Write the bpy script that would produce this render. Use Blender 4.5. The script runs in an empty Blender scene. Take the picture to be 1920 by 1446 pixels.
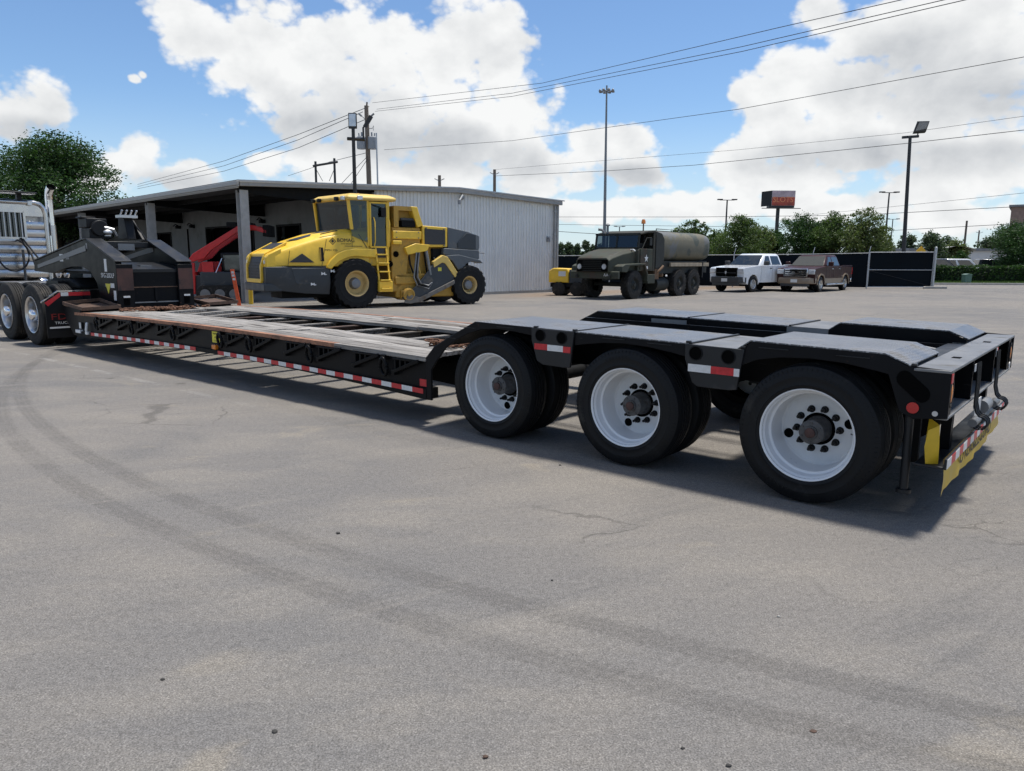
import bpy, bmesh, math, random
import numpy as np
from mathutils import Vector, Matrix
random.seed(7); np.random.seed(7)
SC = bpy.context.scene; COL = SC.collection
PI = math.pi; R = math.radians

# ---------------------------------------------------------------- camera
CAM_H = 1.60; FPX = 1389.0; IW, IH = 1920.0, 1446.0
PITCH = math.atan((IH/2-486.0)/FPX); ROLL = 0.006
cam_d = bpy.data.cameras.new('camera'); cam = bpy.data.objects.new('camera', cam_d); COL.objects.link(cam)
cam_d.sensor_width = 36.0; cam_d.lens = FPX/IW*36.0; cam_d.clip_start = 0.05; cam_d.clip_end = 3000
_u = Vector((1,0,0)); _v = Vector((0,math.sin(PITCH),math.cos(PITCH))); _f = Vector((0,math.cos(PITCH),-math.sin(PITCH)))
_r = _u*math.cos(ROLL)+_v*math.sin(ROLL); _up = -_u*math.sin(ROLL)+_v*math.cos(ROLL)
cam.matrix_world = Matrix(((_r.x,_up.x,-_f.x,0),(_r.y,_up.y,-_f.y,0),(_r.z,_up.z,-_f.z,CAM_H),(0,0,0,1)))
SC.camera = cam
def ray(x, y):
    a = (x-IW/2)/FPX; b = -(y-IH/2)/FPX
    return _f+_r*a+_up*b
def at(x, y, Y):                      # world point seen at photo pixel (x, y) whose distance along +Y is Y
    d = ray(x, y); return Vector((0,0,CAM_H))+d*(Y/d.y)

# ---------------------------------------------------------------- sun and sky
SUN_EL, SUN_AZ = R(75.5), R(57)         # azimuth measured from +Y towards +X
SUN = Vector((math.sin(SUN_AZ)*math.cos(SUN_EL), math.cos(SUN_AZ)*math.cos(SUN_EL), math.sin(SUN_EL)))
sd = bpy.data.lights.new('sun', 'SUN'); sd.energy = 4.2; sd.angle = R(7.0); sd.color = (1.0,0.955,0.88)
so = bpy.data.objects.new('sun', sd); COL.objects.link(so); so.location = SUN*50
so.rotation_euler = SUN.to_track_quat('Z','Y').to_euler()
SC.view_settings.view_transform = 'Standard'; SC.view_settings.look = 'None'
SC.view_settings.exposure = 0.27; SC.view_settings.gamma = 1.0; SC.view_settings.use_curve_mapping = False
SKY_STRENGTH = 0.15

class NT:                              # small node-tree helper
    def __init__(s, tree): s.t = tree; s.L = tree.links
    def n(s, typ, **kw):
        nd = s.t.nodes.new(typ)
        for k, v in kw.items(): setattr(nd, k, v)
        return nd
    def link(s, a, b): s.L.new(a, b)
    def put(s, sock, val):
        if isinstance(val, bpy.types.NodeSocket): s.L.new(val, sock)
        elif val is not None: sock.default_value = val
    def m(s, op, a, b=None, c=None, clamp=False):
        nd = s.n('ShaderNodeMath', operation=op, use_clamp=clamp)
        s.put(nd.inputs[0], a)
        if b is not None: s.put(nd.inputs[1], b)
        if c is not None: s.put(nd.inputs[2], c)
        return nd.outputs[0]
    def vm(s, op, a, b=None):
        nd = s.n('ShaderNodeVectorMath', operation=op); s.put(nd.inputs[0], a)
        if b is not None: s.put(nd.inputs[1], b)
        return nd.outputs['Value'] if op in ('LENGTH','DOT_PRODUCT','DISTANCE') else nd.outputs[0]
    def mapr(s, v, a, b, c=0.0, d=1.0, smooth=True):
        nd = s.n('ShaderNodeMapRange', interpolation_type='SMOOTHSTEP' if smooth else 'LINEAR')
        s.put(nd.inputs[0], v); s.put(nd.inputs[1], a); s.put(nd.inputs[2], b); s.put(nd.inputs[3], c); s.put(nd.inputs[4], d)
        return nd.outputs[0]
    def mix(s, f, a, b, blend='MIX'):
        nd = s.n('ShaderNodeMix', data_type='RGBA', blend_type=blend)
        s.put(nd.inputs[0], f); s.put(nd.inputs[6], a); s.put(nd.inputs[7], b); return nd.outputs[2]
    def noise(s, vec, scale, detail=4, rough=0.55, dist=0.0):
        nd = s.n('ShaderNodeTexNoise'); s.put(nd.inputs['Vector'], vec); nd.inputs['Scale'].default_value = scale
        nd.inputs['Detail'].default_value = detail; nd.inputs['Roughness'].default_value = rough
        nd.inputs['Distortion'].default_value = dist; return nd.outputs['Fac']
    def voro(s, vec, scale, detail=0, feature='F1', rough=.5):
        nd = s.n('ShaderNodeTexVoronoi', feature=feature); s.put(nd.inputs['Vector'], vec); nd.inputs['Scale'].default_value = scale
        if 'Detail' in nd.inputs: nd.inputs['Detail'].default_value = detail; nd.inputs['Roughness'].default_value = rough
        return nd.outputs['Distance']
def col4(c): return (c[0], c[1], c[2], 1.0)

# clouds: (x, y, rx, ry) of the photograph turned into directions
def dirang(x, y):
    d = ray(x, y).normalized(); return math.atan2(d.x, d.y), math.asin(d.z)
CLOUDS = [(360,60,85,90),(470,95,120,105),(590,120,140,125),(720,90,150,130),(840,110,140,130),(930,120,95,110),(985,225,110,90),
          (560,215,150,90),(720,240,190,105),(880,265,170,100),(500,300,60,40),(620,300,140,70),(820,320,190,60),(990,330,110,70),(1000,400,90,30),
          (20,215,105,75),(95,205,42,38),(254,148,19,15),(268,140,15,13),(250,300,70,60),(340,335,110,40),(150,330,90,40),
          (1105,275,60,45),(1165,275,75,50),(1180,320,100,50),(1090,345,60,30),(1090,400,110,36),(1190,390,80,34),
          (1540,20,70,70),(1640,60,130,80),(1800,60,190,120),(1500,140,115,70),(1440,190,90,70),(1600,170,150,90),(1760,190,210,100),
          (1480,270,130,70),(1640,270,150,60),(1830,285,160,60),(1380,310,95,45),(1480,340,150,45),
          (1360,390,200,36),(1560,390,180,40),(1760,350,110,55),(1870,330,80,60),(1800,410,160,40),(600,390,400,30)]
SHADES = [(660,235,150,75),(800,275,170,60),(560,250,80,50),(980,300,90,40),(1690,130,140,70),(1850,170,160,70),(1600,290,150,40),(1800,300,170,35),(1180,330,90,26),(1480,300,90,35),(60,250,90,30),(340,345,100,25)]
w = bpy.data.worlds.new('World'); SC.world = w; w.use_nodes = True
wt = NT(w.node_tree); w.node_tree.nodes.clear()
gd = bpy.data.node_groups.new('cloud_density', 'ShaderNodeTree')
gd.interface.new_socket('Dir', in_out='INPUT', socket_type='NodeSocketVector')
[gd.interface.new_socket(n_, in_out='OUTPUT', socket_type='NodeSocketFloat') for n_ in ('Density','Relief','Shade','Fluff')]
G = NT(gd); gi = G.n('NodeGroupInput'); go = G.n('NodeGroupOutput')
dn = G.vm('NORMALIZE', gi.outputs[0])
sx = G.n('ShaderNodeSeparateXYZ'); G.link(dn, sx.inputs[0])
az = G.m('ARCTAN2', sx.outputs[0], sx.outputs[1]); el = G.m('ARCSINE', sx.outputs[2])
cb = G.n('ShaderNodeCombineXYZ'); G.link(az, cb.inputs[0]); G.link(el, cb.inputs[1]); AE = cb.outputs[0]
def madd(v, sc, off):
    nd = G.n('ShaderNodeVectorMath', operation='MULTIPLY_ADD'); G.put(nd.inputs[0], v); nd.inputs[1].default_value = sc; nd.inputs[2].default_value = off; return nd.outputs[0]
def blobs(lst, k):
    acc = None
    for (x, y, rx, ry) in lst:
        a, e = dirang(x, y); ra, re = rx/FPX, ry/FPX
        ln = G.vm('LENGTH', madd(AE, (1/ra,1/re,0), (-a/ra,-e/re,0)))
        acc = ln if acc is None else G.m('SMOOTH_MIN', acc, ln, k)
    return acc
acc = G.m('SUBTRACT', 1.12, blobs(CLOUDS, .24))
shade = G.mapr(blobs(SHADES, .3), .35, 1.15, 1.0, 0.0)
# the same kind of broken cumulus everywhere else in the sky
sq = G.vm('MULTIPLY', dn, (1,1,1.35))
cover = G.mapr(G.noise(sq, 2.6, 2, .5), .46, .62, -1.0, .75, False)
outa = G.mapr(G.m('ABSOLUTE', az), .62, .85); oute = G.mapr(el, .34, .5)
outside = G.m('MAXIMUM', outa, oute)
field = G.m('MAXIMUM', G.m('MAXIMUM', acc, -1.2), G.m('ADD', G.m('MULTIPLY', G.m('SUBTRACT', outside, 1.0), 3.0), cover))
nA = G.noise(sq, 7, 9, .60, .1); nL = G.noise(sq, 7, 7, .55, .1); nU = G.noise(G.vm('ADD', sq, (.010,-.007,.026)), 7, 7, .55, .1)
fa = G.m('ADD', G.m('MULTIPLY', G.m('SUBTRACT', nA, .5), 1.35), G.m('MULTIPLY', G.m('SUBTRACT', .42, G.voro(sq, 18, 3, rough=.55)), .55))
G.link(G.m('ADD', field, fa), go.inputs[0]); G.link(G.m('SUBTRACT', nL, nU), go.inputs[1]); G.link(shade, go.inputs[2]); G.link(fa, go.inputs[3])
tc = wt.n('ShaderNodeTexCoord'); Dv = tc.outputs['Generated']
g1 = wt.n('ShaderNodeGroup'); g1.node_tree = gd; wt.link(Dv, g1.inputs[0])
sky = wt.n('ShaderNodeTexSky', sky_type='NISHITA'); sky.sun_disc = False
sky.sun_elevation = SUN_EL; sky.sun_rotation = SUN_AZ; sky.altitude = 20; sky.air_density = 1.0; sky.dust_density = 0.25; sky.ozone_density = 1.6
den = g1.outputs[0]
mask = wt.mapr(den, -.02, 0.26)
base = wt.mapr(den, .1, 1.3, .95, .78)
lit = wt.m('ADD', wt.m('SUBTRACT', base, wt.m('MULTIPLY', g1.outputs[2], .44)), wt.m('MULTIPLY', g1.outputs[1], 1.7))
lit = wt.m('MAXIMUM', wt.m('MINIMUM', lit, 1.0), 0.0)
ccol = wt.mix(lit, (2.25,2.42,2.66,1), (5.2,5.25,5.25,1))
sz = wt.n('ShaderNodeSeparateXYZ'); wt.link(Dv, sz.inputs[0])
hz = wt.mapr(sz.outputs[2], 0.0, .20, .62, 0.0)                # pale moist air low in the sky
skyc = wt.mix(hz, wt.mix(1.0, sky.outputs[0], (.585,.685,.79,1), 'MULTIPLY'), (3.7,4.45,5.05,1))
full = wt.mix(mask, skyc, ccol)
bg = wt.n('ShaderNodeBackground'); wt.link(full, bg.inputs[0]); bg.inputs[1].default_value = SKY_STRENGTH
wo = wt.n('ShaderNodeOutputWorld'); wt.link(bg.outputs[0], wo.inputs[0])
w.cycles.sampling_method = 'MANUAL'; w.cycles.sample_map_resolution = 512
SC.cycles.max_bounces = 6; SC.cycles.diffuse_bounces = 2; SC.cycles.glossy_bounces = 2; SC.cycles.transmission_bounces = 4
SC.cycles.transparent_max_bounces = 8; SC.cycles.caustics_reflective = False; SC.cycles.caustics_refractive = False
SC.cycles.sample_clamp_indirect = 6; SC.cycles.use_adaptive_sampling = True; SC.cycles.adaptive_threshold = .02

# ---------------------------------------------------------------- mesh helpers
class MB:
    def __init__(s): s.v = []; s.f = []
    def add(s, vs, fs):
        o = len(s.v); s.v += [tuple(p) for p in vs]; s.f += [tuple(i+o for i in q) for q in fs]; return s
    def box(s, x0, x1, y0, y1, z0, z1):
        return s.add([(x,y,z) for x in (x0,x1) for y in (y0,y1) for z in (z0,z1)],
                     [(0,1,3,2),(4,6,7,5),(0,4,5,1),(2,3,7,6),(0,2,6,4),(1,5,7,3)])
    def loft(s, rings, cap=True, close=True):
        n = len(rings[0]); vs = [p for r in rings for p in r]; fs = []
        for i in range(len(rings)-1):
            for j in range(n if close else n-1):
                k = (j+1) % n; fs.append((i*n+j, i*n+k, (i+1)*n+k, (i+1)*n+j))
        if cap: fs += [tuple(range(n)), tuple((len(rings)-1)*n+j for j in range(n))]
        return s.add(vs, fs)
    def prism(s, poly, a, b, ax='y'):
        f = {'y':lambda p,t:(p[0],t,p[1]), 'x':lambda p,t:(t,p[0],p[1]), 'z':lambda p,t:(p[0],p[1],t)}[ax]
        return s.loft([[f(p,a) for p in poly],[f(p,b) for p in poly]])
    def taper(s, pa, pb, ya, yb):     # side profile pa at y=ya, pb at y=yb
        return s.loft([[(p[0],ya,p[1]) for p in pa],[(p[0],yb,p[1]) for p in pb]])
    def tube(s, pts, r, n=8, cap=True, closed=False):
        P = [Vector(p) for p in pts]; rs = r if isinstance(r,(list,tuple)) else [r]*len(P); rings = []; ref = None
        for i, p in enumerate(P):
            if closed: t = P[(i+1)%len(P)]-P[i-1]
            else: t = (P[min(i+1,len(P)-1)]-P[max(i-1,0)])
            t.normalize()
            if ref is None:
                ref = Vector((0,0,1)) if abs(t.z) < .9 else Vector((1,0,0))
            a = t.cross(ref); a.normalize(); b = t.cross(a); ref = -b if False else ref
            if a.length < 1e-4: a = Vector((1,0,0)); b = t.cross(a)
            rings.append([tuple(p+(a*math.cos(2*PI*k/n)+b*math.sin(2*PI*k/n))*rs[i]) for k in range(n)])
        if closed: rings.append(rings[0]); return s.loft(rings, cap=False)
        return s.loft(rings, cap=cap)
    def bar(s, p0, p1, w, h, up=(0,0,1)):  # rectangular bar
        p0 = Vector(p0); p1 = Vector(p1); t = (p1-p0).normalized(); u = Vector(up)
        a = t.cross(u)
        if a.length < 1e-3: a = t.cross(Vector((1,0,0)))
        a.normalize(); b = a.cross(t); rg = []
        for p in (p0, p1): rg.append([tuple(p+a*(w/2*i)+b*(h/2*j)) for i, j in ((-1,-1),(1,-1),(1,1),(-1,1))])
        return s.loft(rg)
    def lathe(s, prof, c=(0,0,0), ax='y', n=40, cap=False):
        rg = []
        for (r, t) in prof:
            row = []
            for k in range(n):
                a = 2*PI*k/n; x, z = r*math.cos(a), r*math.sin(a)
                row.append((c[0]+x, c[1]+t, c[2]+z) if ax == 'y' else ((c[0]+t, c[1]+x, c[2]+z) if ax == 'x' else (c[0]+x, c[1]+z, c[2]+t)))
            rg.append(row)
        return s.loft(rg, cap=cap)
    def cyl(s, c, r, a, b, ax='y', n=20, r2=None):
        return s.lathe([(r,a),(r if r2 is None else r2,b)], c, ax, n, cap=True)
    def ell(s, c, rx, ry, rz, n=10, m=7):
        rg = []
        for i in range(m+1):
            ph = -PI/2+PI*i/m; cr = max(math.cos(ph),.02)
            rg.append([(c[0]+rx*cr*math.cos(2*PI*k/n), c[1]+ry*cr*math.sin(2*PI*k/n), c[2]+rz*math.sin(ph)) for k in range(n)])
        return s.loft(rg)
    def mesh(s, name):
        me = bpy.data.meshes.new(name); me.from_pydata(s.v, [], s.f)
        bm = bmesh.new(); bm.from_mesh(me); bmesh.ops.recalc_face_normals(bm, faces=bm.faces); bm.to_mesh(me); bm.free()
        return me
    def build(s, name, mat, parent=None, smooth=None, bevel=0, loc=None):
        me = s.mesh(name); me.materials.append(mat)
        if smooth:
            me.shade_smooth(); me.set_sharp_from_angle(angle=R(smooth))
        o = bpy.data.objects.new(name, me); COL.objects.link(o); o.parent = parent
        if loc is not None: o.location = loc
        if bevel:
            b = o.modifiers.new('bevel','BEVEL'); b.width = bevel; b.segments = 2; b.limit_method = 'ANGLE'; b.angle_limit = R(35)
            if not smooth: me.shade_smooth(); me.set_sharp_from_angle(angle=R(46))
        return o
def empty(name, parent=None, loc=(0,0,0), rz=0.0):
    o = bpy.data.objects.new(name, None); COL.objects.link(o); o.parent = parent; o.location = loc; o.rotation_euler = (0,0,rz)
    o.empty_display_size = .1; return o
def tag(o, label, cat, group=None, kind=None):
    o['label'] = label; o['category'] = cat
    if group: o['group'] = group
    if kind: o['kind'] = kind
    return o
def thing(name, label, cat, loc=(0,0,0), rz=0.0, group=None): return tag(empty(name, None, loc, rz), label, cat, group)
def copy_tree(o, parent=None, loc=None, rz=None):
    c = o.copy(); COL.objects.link(c); c.parent = parent
    if loc is not None: c.location = loc
    if rz is not None: c.rotation_euler = (0,0,rz)
    for ch in list(o.children): copy_tree(ch, c)
    return c
TEXTS = []
def text(body, size, mat, parent, loc, rot, name='lettering', ext=.002, align='CENTER', sx=1.0):
    cu = bpy.data.curves.new(name,'FONT'); cu.body = body; cu.size = size; cu.extrude = ext; cu.align_x = align; cu.align_y = 'CENTER'
    cu.resolution_u = 3
    t_ = bpy.data.objects.new('tmp_text', cu); COL.objects.link(t_); TEXTS.append((t_, name, mat, parent, loc, rot, sx))
def finish_texts():                   # letters become plain mesh parts of their things
    dg = bpy.context.evaluated_depsgraph_get()
    ms = [bpy.data.meshes.new_from_object(t_[0].evaluated_get(dg)) for t_ in TEXTS]
    for (t_, name, m_, parent, loc, rot, sx), me in zip(TEXTS, ms):
        bpy.data.objects.remove(t_); me.name = name; me.materials.clear(); me.materials.append(m_)
        o = bpy.data.objects.new(name, me); COL.objects.link(o); o.parent = parent; o.location = loc; o.rotation_euler = rot; o.scale = (sx,1,1)

# ---------------------------------------------------------------- materials
def mat(name, c, rough=.5, metal=0.0, var=.12, scale=4.0, dirt=None, dscale=3.0, damt=.5, bump=0.0, bscale=60.0, spec=.5, coat=0.0, isl=0.0, objr=0.0, stretch=None, specks=None):
    m = bpy.data.materials.new(name); m.use_nodes = True; t = NT(m.node_tree); bs = m.node_tree.nodes['Principled BSDF']
    tcn = t.n('ShaderNodeTexCoord'); vec = tcn.outputs['Object']
    if objr or stretch:
        if objr:
            oi = t.n('ShaderNodeObjectInfo'); cx = t.n('ShaderNodeCombineXYZ')
            for k in range(3): t.link(t.m('MULTIPLY', oi.outputs['Random'], 37.0+11*k), cx.inputs[k])
            vec = t.vm('ADD', vec, cx.outputs[0])
        if stretch: vec = t.vm('MULTIPLY', vec, stretch)
    n = t.noise(vec, scale, 6, .6)
    hi = tuple(min(1,x*(1+var)) for x in c); lo = tuple(x*(1-var) for x in c)
    col = t.mix(t.mapr(n,.3,.7), col4(lo), col4(hi))
    if objr:
        col = t.mix(t.m('MULTIPLY', oi.outputs['Random'], objr), col, (0.02,0.018,0.015,1))
    if isl:
        ge = t.n('ShaderNodeNewGeometry'); f = t.mapr(ge.outputs['Random Per Island'], 0, 1, 1-isl, 1+isl, False)
        cc = t.n('ShaderNodeCombineXYZ'); [t.link(f, cc.inputs[k]) for k in range(3)]
        col = t.mix(1.0, col, cc.outputs[0], 'MULTIPLY')
    rr = t.mapr(n, .25, .75, max(0,rough-.08), min(1,rough+.1))
    if dirt:
        n2 = t.noise(vec, dscale, 8, .65, .4); f = t.mapr(n2, 1-damt, 1-damt+.16)
        col = t.mix(f, col, col4(dirt)); rr = t.mix(f, rr, (.85,.85,.85,1))
    if specks:
        sv = t.noise(vec, 16, 7, .72, .3); col = t.mix(t.mapr(sv, .655, .70), col, col4(specks)); sl = t.noise(t.vm('MULTIPLY', vec, (1,1,7)), 9, 4, .6); col = t.mix(t.mapr(sl, .66, .74, 0, .7), col, (.05,.047,.043,1))
    t.put(bs.inputs['Base Color'], col); t.put(bs.inputs['Roughness'], rr); bs.inputs['Metallic'].default_value = metal
    bs.inputs['Specular IOR Level'].default_value = spec; bs.inputs['Coat Weight'].default_value = coat; bs.inputs['Coat Roughness'].default_value = .08
    if bump:
        b = t.n('ShaderNodeBump'); b.inputs['Strength'].default_value = bump; b.inputs['Distance'].default_value = .01
        t.put(b.inputs['Height'], t.noise(vec, bscale, 4, .6)); t.link(b.outputs[0], bs.inputs['Normal'])
    return m
DUST = (.30,.26,.21)
M = {}
M['black'] = mat('black_paint', (.0065,.007,.008), .34, dirt=(.022,.02,.018), damt=.36, dscale=5, bump=.05, bscale=30, spec=.10, specks=(.055,.030,.020))
M['black_worn'] = mat('black_worn', (.017,.018,.020), .40, dirt=(.06,.055,.05), damt=.42, dscale=4, bump=.08, bscale=25, spec=.3)
M['black_plastic'] = mat('black_plastic', (.010,.010,.011), .5, spec=.25)
M['dark_frame'] = mat('dark_frame', (.009,.009,.009), .6, dirt=(.032,.025,.02), damt=.40, spec=.12)
M['rail_black'] = mat('rail_black', (.0085,.009,.0105), .36, dirt=(.024,.022,.020), damt=.38, dscale=2.2, bump=.06, bscale=18, spec=.10, specks=(.070,.036,.023))
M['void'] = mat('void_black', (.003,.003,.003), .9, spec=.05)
M['rust'] = mat('rust', (.105,.062,.042), .85, var=.35, scale=14, dirt=(.10,.05,.03), dscale=6, damt=.45, bump=.3, bscale=90)
M['rust_edge'] = mat('rust_edge', (.30,.145,.085), .8, var=.3, scale=9, dirt=(.13,.075,.05), dscale=3.2, damt=.48, bump=.25, bscale=70)
M['rust_dark'] = mat('rust_dark', (.085,.05,.034), .8, var=.35, scale=10, dirt=(.03,.025,.022), dscale=5, damt=.45, bump=.2)
M['rust_red'] = mat('rust_red', (.060,.026,.020), .6, var=.4, scale=5, dirt=(.018,.018,.02), dscale=3, damt=.5)
M['rubber'] = mat('tyre_rubber', (.0075,.008,.009), .55, var=.2, scale=6, dirt=(.036,.034,.031), dscale=4, damt=.42, bump=.1, bscale=45, spec=.22)
M['rubber_dusty'] = mat('dusty_rubber', (.021,.020,.019), .75, var=.25, scale=5, dirt=(.065,.058,.05), dscale=6, damt=.48, bump=.15, bscale=30, spec=.25)
M['wheel_white'] = mat('white_wheel_paint', (.74,.75,.76), .34, var=.04, dirt=(.34,.30,.25), dscale=4.5, damt=.36, spec=.5)
M['hub_grey'] = mat('hub_cast_grey', (.085,.084,.084), .6, metal=.3, var=.3, scale=20, dirt=(.055,.042,.034), dscale=14, damt=.42, bump=.2)
M['chrome'] = mat('chrome', (.78,.78,.79), .12, metal=1.0, var=.03)
M['alu'] = mat('polished_aluminium', (.60,.585,.565), .30, metal=1.0, var=.06, scale=3)
M['alu_rough'] = mat('aluminium', (.55,.55,.55), .42, metal=.9, var=.1)
M['worn_plate'] = mat('worn_plate', (.17,.172,.175), .5, metal=.3, var=.2, scale=4, dirt=(.10,.095,.085), damt=.45, bump=.1)
M['galv'] = mat('galvanised', (.42,.43,.44), .5, metal=.6, var=.12, scale=8)
M['steel_grey'] = mat('steel_grey', (.20,.205,.21), .5, metal=.4, var=.15)
M['red_refl'] = mat('red_reflector', (.50,.018,.025), .35, var=.15, scale=40, dirt=(.30,.14,.12), dscale=9, damt=.34)
M['white_refl'] = mat('white_reflector', (.66,.66,.65), .35, var=.08, scale=40, dirt=(.34,.31,.28), dscale=9, damt=.36)
M['red_lens'] = mat('red_lens', (.45,.01,.012), .15, coat=.5)
M['amber_lens'] = mat('amber_lens', (.75,.22,.02), .2, coat=.4)
M['yellow_sign'] = mat('yellow_sign', (.70,.62,.05), .5, dirt=(.3,.27,.08), damt=.35)
M['banner'] = mat('yellow_vinyl', (.62,.40,.02), .42, var=.12, dirt=(.25,.18,.05), dscale=6, damt=.34)
M['ink'] = mat('black_ink', (.012,.012,.013), .5)
M['white_paint'] = mat('white_paint', (.72,.72,.71), .45, dirt=(.4,.37,.33), damt=.3)
M['red_paint'] = mat('red_paint', (.55,.022,.022), .38, var=.1, dirt=(.16,.05,.04), damt=.36)
M['orange_post'] = mat('orange_post', (.72,.10,.025), .5)
M['yellow_post'] = mat('yellow_post', (.68,.46,.03), .5, dirt=(.3,.22,.08), damt=.36)
M['yellow'] = mat('machine_yellow', (.84,.53,.045), .45, var=.07, dirt=(.62,.42,.12), dscale=2.2, damt=.42, coat=.08)
M['yellow_dirty'] = mat('machine_yellow_dirty', (.46,.265,.04), .6, var=.12, scale=7, dirt=(.31,.20,.06), dscale=7, damt=.48)
M['rim_tan'] = mat('rim_tan', (.62,.43,.17), .55, var=.08, dirt=(.40,.30,.16), damt=.4)
M['yellow_pale'] = mat('faded_yellow', (.68,.47,.12), .55, var=.08, dirt=(.45,.34,.16), damt=.4)
M['anthracite'] = mat('anthracite_paint', (.030,.037,.044), .48, var=.1, dirt=(.12,.11,.095), dscale=2.0, damt=.44)
M['anthracite_lit'] = mat('anthracite_lit_paint', (.085,.097,.108), .5, var=.08, dirt=(.16,.15,.13), dscale=2.0, damt=.42)  # anthracite as lit on the machine's rear, the light put into the colour
M['grille'] = mat('dark_mesh', (.035,.036,.038), .6, var=.3, scale=60, bump=.5, bscale=140)
M['blade'] = mat('scraped_steel', (.17,.155,.135), .6, metal=.35, var=.3, scale=5, dirt=(.15,.11,.075), damt=.5)
M['olive'] = mat('olive_drab', (.036,.041,.027), .72, var=.3, scale=1.6, dirt=(.058,.042,.030), dscale=1.1, damt=.52)
M['olive_dark'] = mat('dark_olive', (.015,.017,.014), .7, var=.2, scale=3, dirt=(.034,.028,.02), dscale=1.4, damt=.47)
M['canvas'] = mat('canvas_top', (.036,.035,.027), .95, var=.2, scale=5, bump=.3, bscale=12)
M['tan_rust'] = mat('tan_rust', (.15,.085,.045), .8, var=.3, scale=4, dirt=(.06,.05,.035), damt=.5)
M['wood_tan'] = mat('wood_tan', (.30,.25,.18), .8, var=.2, scale=5)
M['paint_white_car'] = mat('white_car_paint', (.72,.74,.76), .22, var=.02, coat=.6)
M['paint_brown_car'] = mat('brown_car_paint', (.036,.010,.008), .40, var=.04, coat=.05, spec=.2)
M['paint_beige_car'] = mat('beige_car_paint', (.22,.165,.115), .35, var=.05, coat=.3)
M['paint_dark_car'] = mat('dark_car_paint', (.018,.022,.030), .22, var=.04, coat=.6)
M['paint_silver_car'] = mat('silver_car_paint', (.35,.36,.37), .28, metal=.5, coat=.5)
M['bumper_grey'] = mat('bumper_grey', (.035,.036,.038), .55)
M['glass_dark'] = mat('dark_glass', (.010,.014,.016), .05, var=.0, spec=1.0)
M['lens'] = mat('clear_lens', (.62,.63,.64), .12, metal=.3, coat=.6)
M['concrete'] = mat('concrete', (.33,.315,.29), .85, var=.15, scale=3, dirt=(.2,.18,.15), damt=.42, bump=.2)
M['wall_metal'] = mat('ribbed_wall_paint', (.77,.765,.735), .48, var=.05, scale=.8, dirt=(.64,.63,.60), dscale=.9, damt=.42)
M['trim'] = mat('eave_trim', (.33,.325,.31), .5, var=.1, scale=2, dirt=(.22,.205,.19), damt=.4)
M['column'] = mat('column_paint', (.40,.395,.385), .55, dirt=(.27,.25,.23), dscale=2, damt=.4)
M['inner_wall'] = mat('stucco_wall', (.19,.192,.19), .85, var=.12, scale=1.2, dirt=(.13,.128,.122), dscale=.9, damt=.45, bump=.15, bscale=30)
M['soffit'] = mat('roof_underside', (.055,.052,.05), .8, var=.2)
M['wood_pole'] = mat('wooden_pole', (.17,.135,.105), .9, var=.25, scale=6, stretch=(8,8,.6), bump=.3)
M['pole_black'] = mat('pole_black', (.018,.018,.019), .5)
M['pole_grey'] = mat('pole_grey', (.20,.21,.22), .5, metal=.5)
M['wire'] = mat('wire', (.03,.03,.032), .6)
M['screen'] = mat('fence_screen', (.0035,.006,.009), .7, var=.3, scale=.7, bump=.25, bscale=4, spec=.08)
M['transformer'] = mat('transformer_grey', (.27,.28,.29), .5)
M['chain'] = mat('rusty_chain', (.17,.085,.05), .75, metal=.3, var=.4, scale=30)
M['green_box'] = mat('utility_green', (.13,.20,.16), .6)
M['brick'] = mat('far_brick', (.24,.17,.14), .9, var=.2, scale=2)
M['far_white'] = mat('far_white_wall', (.58,.58,.57), .8, var=.06, scale=.3)
M['far_roof'] = mat('far_roof', (.20,.205,.21), .8)
M['bark'] = mat('bark', (.075,.055,.04), .95, var=.3, scale=8, bump=.5, bscale=20)
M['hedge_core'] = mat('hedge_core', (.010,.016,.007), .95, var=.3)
M['stone'] = mat('pebble', (.05,.047,.043), .9, var=.4, scale=30)
M['orange_sign'] = mat('warning_orange', (.80,.42,.02), .5)
def foliage(name, c, isl=.4, tr=.25):
    m = mat(name, c, .55, var=.48, scale=.9, isl=isl, spec=.25)
    t = NT(m.node_tree); bs = m.node_tree.nodes['Principled BSDF']; out = m.node_tree.nodes['Material Output']
    td = t.n('ShaderNodeBsdfTranslucent'); td.inputs[0].default_value = (c[0]*1.3, c[1]*1.6, c[2]*.7, 1)
    mx = t.n('ShaderNodeMixShader'); mx.inputs[0].default_value = tr
    t.link(bs.outputs[0], mx.inputs[1]); t.link(td.outputs[0], mx.inputs[2]); t.link(mx.outputs[0], out.inputs[0]); return m
M['leaf_deep'] = foliage('leaf_deep_green', (.036,.074,.022))
M['leaf_mid'] = foliage('leaf_mid_green', (.072,.108,.034))
M['leaf_olive'] = foliage('leaf_olive_green', (.098,.122,.044))
M['leaf_far'] = foliage('leaf_far_green', (.058,.084,.046))
M['leaf_hedge'] = foliage('leaf_hedge', (.030,.062,.016))
M['grass'] = foliage('grass_blade', (.075,.115,.028))
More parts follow.
